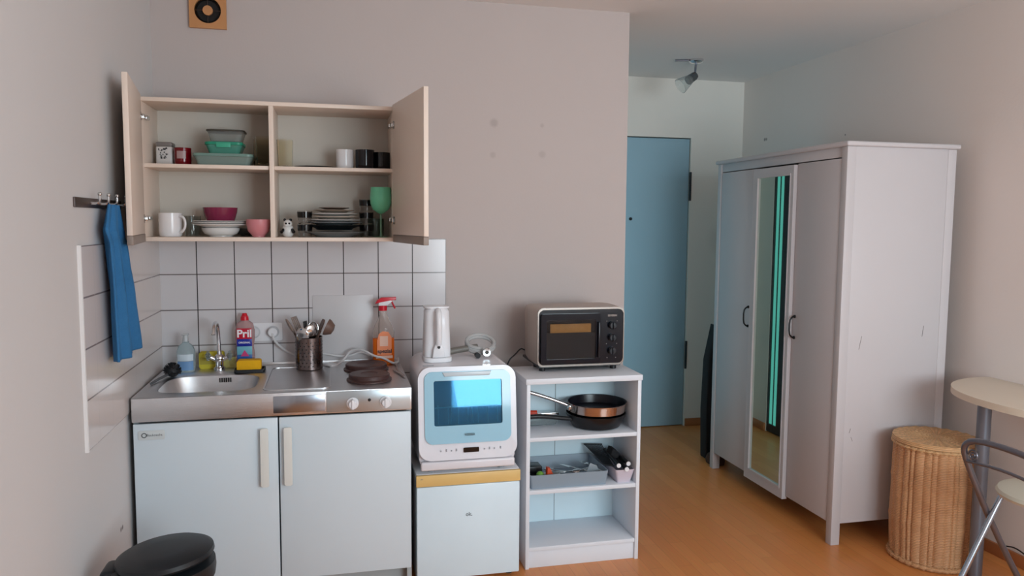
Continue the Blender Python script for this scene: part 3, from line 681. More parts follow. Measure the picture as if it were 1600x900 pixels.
# utensil pot
ux, uy = .622, -.135
up_ = thing('utensil_pot', (ux, uy, T0), 'perforated steel utensil pot standing behind the drainer', 'utensil pot')
B().lathe([(0, 0), (.054, 0), (.057, .003), (.057, .138), (.059, .140), (.055, .140), (.053, .004), (0, .004)], (ux, uy, T0), 48).obj('pot_body', mat('pot_steel', (120, 108, 106), .22, metal=1, var=.03), up_)
b = B()
for j in range(8):
    for i in range(20):
        a = 2*PI*(i+.5*(j % 2))/20
        p = Vector((ux+.0571*math.cos(a), uy+.0571*math.sin(a), T0+.018+j*.0145)); dn = Vector((math.cos(a), math.sin(a), 0))
        b.tube([p-dn*.0004, p+dn*.0004], .0028, 8)
b.obj('perforations', black_pl, up_)['kind'] = 'stuff'
brownw = mat('utensil_brown', (104, 78, 68), .45, var=.1)
greyu = mat('utensil_taupe', (140, 122, 114), .4)
def utensil(name, ax, ay, tx, ty, tz, head, m, label, mh=None):
    o = thing(name, (ux+ax, uy+ay, T0+.006), label, 'utensil', 'utensils in the steel pot')
    A = Vector((ux+ax, uy+ay, T0+.008)); E = Vector((ux+tx, uy+ty, T0+tz)); dv = (E-A).normalized()
    B().tube([A, E], .0042, 8).obj('handle', m, o)
    hb_ = B(); q = dv.to_track_quat('Z', 'Y').to_matrix().to_4x4(); q.translation = E
    if head == 'spoon': hb_.sphere((0, 0, .026), .024, 20, 1, .28, 1.25)
    if head == 'ladle': hb_.lathe([(0, -.022), (.018, -.018), (.029, 0), (.031, .008), (.029, .008), (.026, 0), (.016, -.015), (0, -.019)], (0, -.02, .02), 24, 'Y')
    if head == 'spatula': hb_.prism(rrect(-.024, .024, 0, .062, .014), -.0018, .0018, 'XZ')
    if head == 'slotted':
        for k in range(4): hb_.box(-.024+k*.0135, -.017+k*.0135, -.0015, .0015, .008, .06, .001)
        hb_.box(-.024, .0235, -.0015, .0015, 0, .01, .001).box(-.024, .0235, -.0015, .0015, .058, .066, .001)
    if head == 'whisk':
        for k in range(6):
            a = k*PI/6; hb_.tube([(0, 0, 0), (.02*math.cos(a), .02*math.sin(a), .03), (.018*math.cos(a), .018*math.sin(a), .055), (0, 0, .07), (-.018*math.cos(a), -.018*math.sin(a), .055), (-.02*math.cos(a), -.02*math.sin(a), .03), (0, 0, 0)], .0009, 5, smooth=1)
    if head == 'fork':
        hb_.box(-.014, .014, -.0015, .0015, 0, .012, .001)
        for k in range(4): hb_.box(-.014+k*.008, -.010+k*.008, -.0012, .0012, .01, .045, .0008)
    hb_.xf(q @ Matrix.Scale(1.22, 4)); hb_.obj(head if head != 'whisk' else 'wire_loops', mh or m, o)
utensil('wooden_spoon', .02, .01, -.062, .00, .16, 'spoon', brownw, 'light brown cooking spoon leaning left in the pot', greyu)
utensil('slotted_turner', .02, 0, -.035, .02, .15, 'slotted', greyu, 'slotted turner standing at the left of the pot')
utensil('serving_fork', .0, .02, -.012, .025, .15, 'fork', black_pl, 'dark serving fork in the middle of the pot')
utensil('whisk', -.01, 0, .008, .015, .12, 'whisk', steel_s, 'wire whisk standing in the middle of the pot')
utensil('soup_spoon', .0, -.02, .006, -.035, .13, 'spoon', steel_s, 'steel spoon at the front of the pot')
utensil('small_spoon', -.015, -.02, -.022, -.04, .12, 'spoon', steel_s, 'small shiny spoon at the left front of the pot')
utensil('soup_ladle', -.02, .01, .050, .0, .165, 'ladle', brownw, 'round brown ladle leaning right in the pot')
utensil('spatula', -.02, .02, .035, .03, .14, 'spatula', brownw, 'brown spatula behind the ladle in the pot')
# spray bottle
sb_ = thing('spray_bottle', (.944, -.085, T0), 'spray bottle of orange cleaner with red and white trigger head', 'spray bottle')
SX, SY = .944, -.085
B().lathe([(0, 0), (.044, 0), (.048, .006), (.048, .118), (.046, .118), (0, .117)], (SX, SY, T0), 36, sy=.55).obj('orange_cleaner', orange_liq, sb_)
B().lathe([(.048, .119), (.048, .145), (.038, .178), (.024, .205), (.017, .225), (.017, .245), (.0155, .245), (.0155, .225), (.022, .205), (.036, .178), (.046, .145), (.046, .119)], (SX, SY, T0), 36, sy=.55).obj('bottle_neck', mat('bottle_clear', (250, 244, 240), .06, trans=.95, ior=1.2), sb_)
pinkl = mat('spray_label_pale', (235, 190, 170), .35)
B().prism([(SX-.03, T0+.045), (SX+.034, T0+.045), (SX+.034, T0+.125), (SX+.02, T0+.148), (SX-.005, T0+.152), (SX-.022, T0+.14), (SX-.03, T0+.11)], SY-.0275, SY-.0268, 'XZ').obj('label', mat('spray_label', (236, 140, 95), .35), sb_)
B().box(SX-.018, SX+.018, SY-.0285, SY-.0276, T0+.085, T0+.13).obj('label_panel', pinkl, sb_)
B().box(SX-.035, SX+.038, SY-.0285, SY-.0276, T0+.03, T0+.042).obj('label_stripe', pinkl, sb_)
text('spezial', .024, mat('print_black', (30, 28, 40), .4), sb_, (SX+.003, SY-.029, T0+.062), bold=.0006)
B().cyl((SX-.002, SY, T0+.242), .019, .022, 24).obj('collar', red_pl, sb_)
B().prism([(SX-.022, T0+.264), (SX+.016, T0+.264), (SX+.04, T0+.283), (SX+.03, T0+.29), (SX-.02, T0+.283)], SY-.011, SY+.011, 'XZ', .002).obj('trigger_body', white_pl, sb_)
B().prism([(SX-.036, T0+.272), (SX-.028, T0+.288), (SX-.008, T0+.300), (SX+.056, T0+.302), (SX+.056, T0+.288), (SX+.03, T0+.289), (SX-.01, T0+.282)], SY-.013, SY+.013, 'XZ', .002).obj('nozzle_head', red_pl, sb_)
B().tube([(SX+.035, SY, T0+.287), (SX+.042, SY, T0+.27), (SX+.052, SY, T0+.25)], .004, 8, smooth=1).obj('trigger', red_pl, sb_)

# ------------------------------------------------------------------ fridge
fx0, fx1, ff, fz = 1.036, 1.458, -.585, .462
fg = thing('mini_fridge', ((fx0+fx1)/2, -.33, 0), 'small white fridge with beech trim strip under the tabletop dishwasher', 'fridge')
B().box(fx0+.004, fx1-.004, ff+.045, -.06, .012, fz-.022, .004).obj('body', white_pl, fg)
B().box(fx0, fx1, ff+.012, -.055, fz-.021, fz, .006).obj('top_board', white_pl, fg)
B().box(fx0, fx1, ff-.003, ff+.012, fz-.048, fz-.002, .003).obj('beech_trim', beech, fg)
fd = B().box(fx0+.002, fx1-.002, ff, ff+.042, .03, fz-.05, .005).obj('door', mat('fridge_white', (220, 238, 248), .3), fg)
text('ok.', .022, mat('logo_grey', (118, 130, 138), .4), fd, (1.247, ff-.0005, .29), bold=.0004)
text('A+', .009, mat('logo_grey', (118, 130, 138), .4), fg, (1.058, ff-.0035, .446), 'small_marking')
for x in (fx0+.03, fx1-.03):
    for y in (ff+.07, -.09): B().cyl((x, y, 0), .015, .014, 16).obj('foot', black_pl, fg)

# ------------------------------------------------------------------ tabletop dishwasher
dx0, dx1, df, dz0, dz1 = 1.050, 1.436, -.600, .476, .884
dw = thing('tabletop_dishwasher', ((dx0+dx1)/2, -.40, fz), 'white tabletop dishwasher with pale blue window on the mini fridge', 'dishwasher')
b = B().prism(rrect(dx0, dx1, dz0, dz1, .045, 8), df+.028, -.19, 'XZ', .006); b.obj('housing', mat('dishwasher_white', (226, 224, 230), .25), dw)
b = B().frame(rrect(dx0-.004, dx1+.004, dz0+.045, dz1+.002, .05, 8), rrect(1.098, 1.388, .650, .842, .008, 8), df, df+.027)
b.obj('door_shell', mat('dishwasher_door', (228, 230, 238), .2), dw)
b = B().frame(rrect(1.070, 1.416, .588, .868, .032, 8), rrect(1.107, 1.381, .657, .833, .008, 8), df-.006, df-.0005)
pane = b.obj('window_surround', mat('pale_blue_glass', (160, 205, 226), .08, var=.01), dw)
B().box(1.100, 1.386, df+.002, df+.006, .652, .840).obj('window_glass', mat('blue_tinted_glass', (120, 190, 225), .03, trans=.9, ior=1.7, var=0, stint=(.25, .62, .9)), dw)
cav = B(); cav.box(1.098, 1.388, -.575+.002, -.571+.02, .64, .85)
cav = B().box(1.10, 1.386, df+.0205, df+.0265, .651, .841); cav.obj('dark_interior', mat('interior_blue', (40, 92, 125), .4), dw)
rk = B()
for i in range(7):
    x = 1.125+i*.040; rk.tube([(x, df+.014, .660), (x, df+.014, .722 if i % 2 else .735)], .0014, 6)
rk.tube([(1.112, df+.014, .724), (1.376, df+.014, .730)], .0022, 6).tube([(1.175, df+.013, .66), (1.18, df+.013, .76), (1.26, df+.013, .76), (1.265, df+.013, .66)], .0014, 6)
rk.obj('dish_rack', mat('rack_white', (170, 195, 205), .3), dw)
B().prism([(1.142, .866), (1.150, .850), (1.33, .850), (1.338, .866)], df-.012, df-.002, 'XZ', .002).obj('door_grip', mat('grip_pale', (196, 208, 216), .25), dw)
B().prism(rrect(1.222, 1.284, .549, .568, .003), df-.0015, df, 'XZ').obj('display', black_gl, dw)
bt = B()
for i, x in enumerate((1.13, 1.152, 1.172, 1.192, 1.305, 1.325, 1.345, 1.37)): bt.box(x, x+.004, df-.0012, df, .556, .562+.004*(i % 2))
bt.obj('button_marks', mat('mark_grey', (150, 158, 168), .4), dw)
text('KESSER', .0125, mat('logo_teal_grey', (88, 118, 130), .4), dw, (1.247, df-.0064, .622), bold=.0004)
B().box(dx0+.004, dx1-.004, df+.003, df+.028, dz0+.004, dz0+.040, .008, 3).obj('lower_lip', mat('dishwasher_white', (226, 224, 230), .25), dw)
for x in (dx0+.05, dx1-.05):
    for y in (df+.06, -.22): B().cyl((x, y, fz), .014, dz0-fz+.002, 16).obj('foot', mat('foot_grey', (150, 155, 160), .4), dw)
vg = B()
for i in range(3): vg.box(1.07, 1.115, -.545+i*.012, -.539+i*.012, dz1, dz1+.0008)
vg.obj('vent_slots', mat('mark_grey', (150, 158, 168), .4), dw)
# the door leans back towards its top
for ch in dw.children:
    if ch.type == 'MESH' and ch.name.split('.')[0] != 'foot':
        for v_ in ch.data.vertices:
            yw, zw = v_.co.y+WL[dw.name].y, v_.co.z+WL[dw.name].z
            if yw < -.50 and zw > .56: v_.co.y += (zw-.56)*.135*min(1, (-.50-yw)/.07)
# kettle
kx, ky, kz = 1.143, -.38, dz1+.001
kt = thing('electric_kettle', (kx, ky, kz), 'tall white jug kettle standing on the dishwasher, handle facing forward', 'kettle')
B().prism(rrect(kx-.058, kx+.058, ky-.075, ky+.06, .03), kz, kz+.018, 'XY', .003).obj('base', white_pl, kt)
b = B(); rr = []
for (zz_, k) in ((.019, .0), (.05, .0), (.15, .003), (.205, .005), (.217, .012)):
    rr.append([b.bm.verts.new((u, v, kz+zz_)) for u, v in rrect(kx-.055+k, kx+.055-k, ky-.055+k, ky+.055-k, .028)])
n = len(rr[0])
for a, c in zip(rr, rr[1:]):
    for i in range(n): b.bm.faces.new((a[i], a[(i+1) % n], c[(i+1) % n], c[i]))
b.bm.faces.new(rr[0][::-1]); b.bm.faces.new(rr[-1]); b.obj('jug', white_pl, kt)
B().tube([(kx, ky-.045, kz+.21), (kx, ky-.075, kz+.205), (kx, ky-.086, kz+.17), (kx, ky-.083, kz+.11), (kx, ky-.072, kz+.07), (kx, ky-.05, kz+.055)], .0125, 14, smooth=2).obj('handle', white_pl, kt)
B().prism([(kx-.026, kz+.02), (kx+.026, kz+.02), (kx+.021, kz+.055), (kx+.01, kz+.082), (kx-.01, kz+.082), (kx-.021, kz+.055)], ky-.078, ky-.05, 'XZ', .004).obj('handle_foot', white_pl, kt)
B().cyl((kx, ky-.0825, kz+.064), .006, .006, 16, 'Y').obj('switch_mark', black_pl, kt)
B().prism(rrect(kx-.052, kx+.052, ky-.045, ky+.045, .025), kz+.2175, kz+.226, 'XY', .003).obj('lid', white_pl, kt)
# hose on the dishwasher
hz = dz1+.001
hs = thing('drain_hose', (1.30, -.32, hz), 'coiled clear and grey hose with metal connector lying on the dishwasher', 'hose')
B().tube([(1.205, -.33, hz+.022), (1.26, -.32, hz+.030), (1.33, -.31, hz+.036)], .014, 12, smooth=1).obj('grey_tube', mat('hose_grey', (112, 108, 102), .4), hs)
pts = []
for k in range(44):
    a = k/43*2*PI*2.3+PI*.9; r0_ = .058
    pts.append((1.345+.060*math.cos(a), -.30+.045*math.sin(a), hz+.012+.052*(.5+.5*math.sin(a))+k*.0005))
B().tube(pts, .0085, 10).obj('coil', mat('hose_pale', (205, 205, 205), .2, trans=.3), hs)
B().lathe([(.008, -.004), (.017, -.004), (.019, .004), (.017, .018), (.007, .018), (.007, 0)], (1.357, -.382, hz+.024), 24, 'Y').obj('tap_connector', steel_s, hs)
B().cyl((1.318, -.392, hz+.0115), .011, .03, 18, 'Y').obj('hose_end', dark_rub, hs)

# ------------------------------------------------------------------ shelf unit
sx0, sx1, sf, sbk, st = 1.500, 2.006, -.514, -.232, .814
su = thing('shelf_unit', ((sx0+sx1)/2, (sf+sbk)/2, 0), 'low white open shelf unit under the mini oven', 'shelf unit')
B().box(sx0, sx0+.016, sf, sbk, 0, st-.024, .001).obj('side_panel', white_paint, su)
B().box(sx1-.016, sx1, sf, sbk, 0, st-.024, .001).obj('side_panel', white_paint, su)
B().box(sx0-.004, sx1+.004, sf-.004, sbk, st-.024, st, .002).obj('top_board', white_paint, su)
for z in (.564, .338, .092): B().box(sx0+.016, sx1-.016, sf+.003, sbk-.006, z-.017, z, .001).obj('shelf', white_paint, su)
B().box(sx0+.016, sx1-.016, sf+.012, sf+.028, .0, .075, .001).obj('plinth', white_paint, su)
pb = mat('shelf_back_white', (214, 234, 242), .4)
B().box(sx0+.016, 1.7035, sbk-.005, sbk, .03, st-.024).box(1.7065, sx1-.016, sbk-.005, sbk, .03, st-.024).obj('back_panel', pb, su, smooth=False)
B().box(1.7035, 1.7065, sbk-.004, sbk, .03, st-.024).obj('back_seam', mat('seam_grey', (120, 128, 134), .6), su, smooth=False)
# oven
ox0, ox1, of_, obk, oz0, oz1 = 1.580, 1.972, -.385, -.10, .836, 1.090
on = thing('mini_oven', ((ox0+ox1)/2, -.24, st), 'taupe metal mini oven with black glass front on the shelf unit', 'mini oven')
taupe = mat('taupe_metal', (182, 166, 156), .35, metal=.45, var=.03)
b = B(); rr = []
def oprof(x0, x1, z0, z1, bul):
    p = []
    for (u, v) in rrect(x0, x1, z0, z1, .022, 5):
        f = (v-z0)/(z1-z0); k = bul*math.sin(PI*f); g = (u-x0)/(x1-x0)
        p.append((u+(k if u > (x0+x1)/2 else -k), v+(.010*math.sin(PI*g) if v > (z0+z1)/2 else 0)))
    return p
for (y, sh, bl) in ((of_+.012, 0, .004), (of_+.05, -.002, .007), (-.22, -.003, .008), (-.15, .004, .006), (obk, .014, .002)):
    rr.append([b.bm.verts.new((u, y, v)) for u, v in oprof(ox0+sh, ox1-sh, oz0+max(0, sh), oz1-max(0, sh), bl)])
n = len(rr[0])
for a, c in zip(rr, rr[1:]):
    for i in range(n): b.bm.faces.new((a[i], c[i], c[(i+1) % n], a[(i+1) % n]))
b.bm.faces.new(rr[0]); b.bm.faces.new(rr[-1][::-1]); b.obj('housing', taupe, on)
fr_o = oprof(ox0, ox1, oz0, oz1, .004)
B().frame(fr_o, oprof(ox0+.004, ox1-.004, oz0+.008, oz1-.008, .003), of_, of_+.0125).obj('front_bezel', mat('bezel_silver', (150, 142, 136), .25, metal=.7), on)
B().prism(oprof(ox0+.0045, ox1-.0045, oz0+.0085, oz1-.0085, .003), of_+.003, of_+.0125, 'XZ').obj('front_panel', mat('oven_black', (14, 18, 28), .15, var=.03), on)
B().frame(rrect(1.592, 1.860, .848, 1.066, .010), rrect(1.616, 1.840, .868, 1.040, .006), of_-.008, of_+.0028).obj('door_frame', mat('door_black', (16, 20, 30), .1), on)
B().box(1.616, 1.840, of_-.006, of_-.004, .868, 1.040).obj('door_glass', mat('oven_glass', (205, 205, 208), .03, trans=1, ior=1.35, var=0), on)
B().box(1.634, 1.818, of_-.0032, of_+.0026, .984, 1.022, .001).obj('amber_slab', mat('slab_amber', (236, 168, 84), .45, var=.25, vs=60), on)  # amber block just behind the door glass
B().box(1.618, 1.838, of_-.001, of_+.0028, .870, .984).obj('oven_interior', mat('oven_interior', (30, 28, 30), .5), on)
B().box(1.846, 1.857, of_-.022, of_-.008, .872, 1.03, .004).obj('door_handle', mat('handle_black', (20, 22, 30), .25), on)
for z in (1.012, .958, .900):
    B().cyl((1.916, of_-.018, z), .0165, .02, 28, 'Y', bev=.003).box(1.9135, 1.9185, of_-.026, of_-.016, z-.015, z+.015, .002).obj('dial', mat('dial_black', (18, 21, 30), .3), on)
text('SEVERIN', .0115, mat('oven_print', (150, 140, 134), .4), on, (1.918, of_+.0026, 1.054), bold=.0004)
for (dxx, z) in ((-.024, 1.03), (.024, 1.03), (-.024, .93), (.024, .93), (-.02, .868), (.02, .868)):
    B().cyl((1.916+dxx, of_+.0015, z), .0018, .0015, 8, 'Y').obj('dial_mark', mat('oven_print', (150, 140, 134), .4), on)
B().box(ox0+.01, ox1-.01, of_+.015, obk+.02, oz0-.006, oz0+.004).obj('underside', black_pl, on)
for (x, y) in ((ox0+.03, of_+.035), (ox1-.035, of_+.035), (ox0+.03, -.25), (ox1-.035, -.25)):
    B().cyl((x, y, st+.0005), .014, oz0-st-.003, 16).obj('foot', black_pl, on)
tag(B().tube([(1.583, -.14, .872), (1.56, -.16, .885), (1.53, -.18, .86), (1.49, -.20, .835), (1.475, -.14, .70), (1.472, -.08, .45), (1.475, -.05, .30)], .0032, 8, smooth=2).obj('oven_cable', black_pl), 'black cable drooping from the mini oven behind the shelf unit', 'cable')

# pans
Z1 = .5645
pn = thing('frying_pan', (1.852, -.372, Z1), 'black frying pan under the copper-coloured pan', 'pan')
pc = (1.852, -.372, Z1)
B().lathe([(0, 0), (.092, 0), (.106, .006), (.130, .050), (.1325, .060), (.130, .062), (.127, .050), (.102, .010), (0, .006)], pc, 56).obj('pan_body', mat('pan_black', (16, 15, 18), .3), pn)
B().tube([(1.738, -.395, Z1+.042), (1.70, -.400, Z1+.046), (1.64, -.405, Z1+.056), (1.58, -.41, Z1+.064), (1.532, -.413, Z1+.064)], .010, 12, smooth=1).obj('handle', black_pl, pn)
pn2 = thing('saute_pan', (1.855, -.372, Z1+.0625), 'copper-coloured steel pan with dark inside, on the black pan', 'pan')
p2 = (1.856, -.370, Z1+.0625)
B().lathe([(0, 0), (.112, 0), (.124, .006), (.127, .040), (.131, .042), (.131, .0445)], p2, 56).obj('outer_wall', mat('copper_steel', (190, 174, 166), .16, metal=1, var=.05), pn2)
B().lathe([(.131, .045), (.1325, .048), (.128, .046), (.122, .012), (0, .008)], p2, 56).obj('non_stick_inside', mat('nonstick', (18, 16, 26), .3), pn2)
B().tube([(1.742, -.36, Z1+.086), (1.70, -.352, Z1+.104), (1.62, -.345, Z1+.134), (1.532, -.34, Z1+.162)], .0085, 12, smooth=1).obj('handle', steel_s, pn2)
B().box(1.722, 1.742, -.385, -.345, Z1+.072, Z1+.100, .006).obj('handle_bracket', steel_s, pn2)
cbx = tub('clear_box', 1.545, 1.70, -.34, -.25, Z1+.0, .034, cplastic, None, 'clear plastic box lying left behind the pans')
sc = thing('red_handled_scraper', (1.56, -.30, Z1+.035), 'red-handled kitchen tool lying on the clear box', 'kitchen tool')
B().tube([(1.525, -.30, Z1+.052), (1.60, -.30, Z1+.050)], .0125, 14).obj('handle', mat('orange_red', (206, 62, 36), .35), sc)
B().box(1.60, 1.70, -.315, -.285, Z1+.0355, Z1+.052, .004).obj('blade', steel_s, sc)
# cutlery tray
Z2 = .3385
gt = mat('grey_tray_plastic', (140, 155, 168), .4)
def tray(name, x0, x1, y0, y1, z, h, m, label, taper=.008):
    b = B(); rr = []
    for (zz_, k) in ((0, taper), (h, 0), (h, .003), (.003, taper+.003)):
        rr.append([b.bm.verts.new((u, v, z+zz_)) for u, v in rrect(x0+k, x1-k, y0+k, y1-k, .010, 4)])
    n = len(rr[0])
    for a, c in zip(rr, rr[1:]):
        for i in range(n): b.bm.faces.new((a[i], a[(i+1) % n], c[(i+1) % n], c[i]))
    b.bm.faces.new(rr[0][::-1]); b.bm.faces.new(rr[-1])
    return tag(b.obj(name, m), label, 'tray')
tray('cutlery_tray', 1.520, 1.868, -.505, -.245, Z2, .062, gt, 'wide grey plastic cutlery tray on the middle shelf')
tray('utensil_bin', 1.900, 1.988, -.505, -.245, Z2, .060, mat('lilac_plastic', (206, 196, 208), .4), 'narrow lilac-white bin right of the grey tray', taper=.014)
tag(B().sphere((1.575, -.46, Z2+.048), .017, 20).obj('green_ball', mat('green_soft', (108, 158, 62), .5)), 'light green ball in the grey tray', 'ball')
tag(B().prism([(1.602, Z2+.03), (1.64, Z2+.03), (1.617, Z2+.078), (1.604, Z2+.08)], -.475, -.445, 'XZ', .002).obj('red_clip', mat('red_orange_plastic', (200, 70, 32), .4)), 'orange-red wedge in the grey tray beside the green ball', 'clip')
tag(B().box(1.535, 1.655, -.495, -.42, Z2+.0045, Z2+.030, .003).obj('wooden_block', mat('light_wood', (190, 140, 80), .6, var=.15)), 'light wooden piece at the left end of the grey tray', 'wood block')
tag(B().box(1.53, 1.61, -.37, -.30, Z2+.0045, Z2+.055, .004).obj('dark_box', black_pl), 'dark box at the back left of the grey tray', 'box')
def cutlery(kind, x, y, L, ang, z, m, label, grp):
    o = thing(kind, (x, y, z), label, 'cutlery', grp)
    q = Matrix.Translation((x, y, z)) @ Matrix.Rotation(ang, 4, 'Z') @ Matrix.Rotation(-.10, 4, 'Y')
    B().prism([(-.0035, -L/2), (.0035, -L/2), (.0025, L*.2), (-.0025, L*.2)], 0, .0025, 'XY').xf(q).obj('handle', m, o)
    h_ = B()
    if kind == 'fork':
        h_.box(-.011, .011, L*.2, L*.27, 0, .002)
        for k in range(4): h_.box(-.011+k*.0065, -.0085+k*.0065, L*.27, L*.48, 0, .0018)
    elif kind == 'spoon': h_.sphere((0, L*.33, .003), .02, 16, .75, 1.15, .25)
    else: h_.prism([(-.008, L*.2), (.008, L*.2), (.008, L*.45), (-.002, L*.55)], 0, .0015, 'XY')
    h_.xf(q); h_.obj('head', m, o)
names = ['fork', 'spoon', 'fork', 'knife', 'spoon', 'fork']
pos = ['nearest the green ball', 'left of the middle of the grey tray', 'in the middle of the grey tray', 'right of the middle of the grey tray', 'near the right end of the grey tray', 'at the right end of the grey tray']
for i, k in enumerate(names):
    cutlery(k, 1.655+i*.034, -.42+.02*(i % 2), .17, PI/2*.8+.2*i*(-1)**i, Z2+.034+.0035*i, steel_s, 'steel '+k+' '+pos[i], 'cutlery in the grey tray')
sv = thing('pastry_cutter', (1.80, -.45, Z2+.03), 'grey angular metal tool standing up at front right of grey tray', 'kitchen tool')
B().prism([(1.77, Z2+.03), (1.845, Z2+.03), (1.83, Z2+.072), (1.80, Z2+.085), (1.785, Z2+.05)], -.46, -.457, 'XZ').obj('plate_blade', mat('matte_grey', (165, 175, 182), .35, metal=.5), sv)
B().box(1.772, 1.843, -.462, -.455, Z2+.006, Z2+.031, .001).obj('grip', greymet, sv)
rc = thing('wire_rack', (1.885, -.36, Z2+.03), 'black ribbed rack leaning between grey tray and lilac bin', 'rack')
b = B()
for i in range(12):
    k = i/11
    b.tube([(1.840+.075*k, -.26-.02*k, Z2+.108), (1.876+.03*k, -.44-.02*k, Z2+.064)], .0022, 6)
b.tube([(1.836, -.26, Z2+.110), (1.918, -.28, Z2+.110)], .003, 8).tube([(1.872, -.44, Z2+.066), (1.91, -.46, Z2+.066)], .003, 8)
b.obj('rack_wires', black_pl, rc)
for (i, (a, e)) in enumerate([((1.925, -.30, Z2+.09), (1.916, -.495, Z2+.078)), ((1.945, -.30, Z2+.08), (1.948, -.508, Z2+.064)), ((1.960, -.29, Z2+.09), (1.962, -.490, Z2+.082))]):
    o = thing('kitchen_knife', a, ['left', 'lowest middle', 'upper right'][i]+' of three black-handled tools with round white ends', 'knife', 'black-handled tools in the lilac bin')
    B().tube([a, e], .009, 12).obj('handle', black_pl, o)
    ev = Vector(e); B().cyl((ev.x, ev.y-.004, ev.z), .0095, .004, 20, 'Y').obj('white_end', white_pl, o)
    B().tube([a, (a[0]-.004, a[1]+.04, a[2]-.04)], .004, 8).obj('shaft', steel_s, o)
tag(B().prism([(1.915, Z2+.095), (1.925, Z2+.122), (1.94, Z2+.118), (1.985, Z2+.066), (1.985, Z2+.054), (1.965, Z2+.056)], -.40, -.34, 'XZ', .004).obj('black_mitt', mat('black_cloth', (18, 18, 22), .8)), 'black cloth-like bundle draped over the lilac bin', 'cloth')

# ------------------------------------------------------------------ pedal bin
bn = thing('pedal_bin', (.232, -1.16, 0), 'round steel pedal bin with black lid in front of sink cabinet', 'bin')
bx, by = .232, -1.16
B().lathe([(0, .02), (.127, .02), (.131, .42), (.0, .42)], (bx, by, 0), 48).obj('steel_body', mat('bin_steel', (175, 175, 180), .25, metal=1), bn)
B().lathe([(0, 0), (.132, 0), (.132, .022), (.125, .024), (0, .024)], (bx, by, 0), 48).obj('base_ring', black_pl, bn)
binb = mat('bin_black', (26, 31, 36), .42, var=.04)
B().lathe([(.131, .395), (.140, .40), (.143, .425), (.141, .445), (.12, .45), (0, .45)], (bx, by, 0), 48).obj('lid_skirt', binb, bn)
T = Matrix.Rotation(math.radians(-4), 3, 'Y')
B().lathe([(.0, .0), (.130, 0), (.136, .008), (.134, .020), (.12, .027), (.06, .031), (0, .032)], (bx+.004, by, .458), 48, tilt=T).obj('lid', binb, bn)
B().box(bx-.168, bx-.115, by-.05, by+.05, .34, .45, .015, 3).obj('hinge_housing', binb, bn)
B().box(bx-.03, bx+.03, by-.165, by-.12, .008, .018, .003).obj('pedal', black_pl, bn)

# ------------------------------------------------------------------ wardrobe
W0, D0, WY0, WY1, WH = 2.918, .565, -.575, .579, 1.800
wd = thing('wardrobe', (W0+D0/2, (WY0+WY1)/2, 0), 'tall white three-door wardrobe with a mirror in middle door', 'wardrobe')
def post(y0, y1, x0=W0, x1=W0+.045): return B().box(x0, x1, y0, y1, 0, WH, .003).obj('corner_post', ward_m, wd)
post(WY0, WY0+.04); post(WY1-.04, WY1); post(WY0, WY0+.04, W0+D0-.045, W0+D0); post(WY1-.04, WY1, W0+D0-.045, W0+D0)
B().box(W0+.045, W0+D0-.045, WY0+.002, WY0+.02, .10, WH, .001).obj('side_panel', ward_m, wd)
B().box(W0+.045, W0+D0-.045, WY1-.02, WY1-.002, .10, WH, .001).obj('side_panel', ward_m, wd)
B().box(W0-.012, W0+D0+.012, WY0-.014, WY1+.014, WH, WH+.022, .008, 3).obj('cornice', ward_m, wd)
B().box(W0+.006, W0+.02, WY0+.04, WY1-.04, 1.755, WH, .001).obj('top_rail', ward_m, wd)
B().box(W0+.025, W0+D0-.01, WY0+.02, WY1-.02, .10, .118).obj('floor_panel', ward_m, wd)
B().box(W0+D0-.02, W0+D0-.012, WY0+.04, WY1-.04, .10, WH).obj('back_panel', ward_m, wd)
dA = B().box(W0+.003, W0+.022, .166, WY1-.043, .10, 1.75, .002).obj('door', ward_m, wd)
dC = B().box(W0+.003, W0+.022, WY0+.043, -.206, .10, 1.75, .002).obj('door', ward_m, wd)
fo = [(-.203, .085), (.162, .085), (.162, 1.745), (-.203, 1.745)]
fi = [(-.178, .135), (.125, .135), (.125, 1.705), (-.178, 1.705)]
dM = B().frame(fo, fi, W0-.016, W0+.012, 'YZ').obj('mirror_door', ward_m, wd, smooth=False)
B().frame([(-.179, .133), (.127, .133), (.127, 1.707), (-.179, 1.707)], [(-.174, .143), (.117, .143), (.117, 1.697), (-.174, 1.697)], W0-.019, W0-.008, 'YZ').obj('mirror_bead', ward_m, dM, smooth=False)
mm = mat('mirror_silver', (205, 222, 214), .015, metal=1, var=0)
B().box(W0-.009, W0-.005, -.1785, .126, .134, 1.706).obj('mirror_glass', mm, dM, smooth=False)
blk = mat('black_iron', (24, 22, 22), .4, metal=.4)
for (dr_, y) in ((dA, .20), (dC, -.228)):
    zc = .958
    B().tube([(W0+.003, y, zc-.052), (W0-.012, y, zc-.050), (W0-.026, y, zc-.032), (W0-.026, y, zc+.032), (W0-.012, y, zc+.050), (W0+.003, y, zc+.052)], .0042, 10, smooth=1)\
       .sphere((W0+.001, y, zc-.052), .008, 12).sphere((W0+.001, y, zc+.052), .008, 12).obj('handle', blk, dr_)
# scratches on the side panel (own little marks)
sm = B()
for (x, z, dx_, dz_) in ((3.02, .90, .012, .06), (2.99, .52, .006, .02), (3.0, .50, .008, -.02), (3.35, .95, .005, .05)):
    sm.tube([(x, WY0+.0017, z), (x+dx_, WY0+.0017, z+dz_)], .0010, 5)
sm.obj('scratches', mat('scratch_grey', (120, 110, 108), .7), wd)
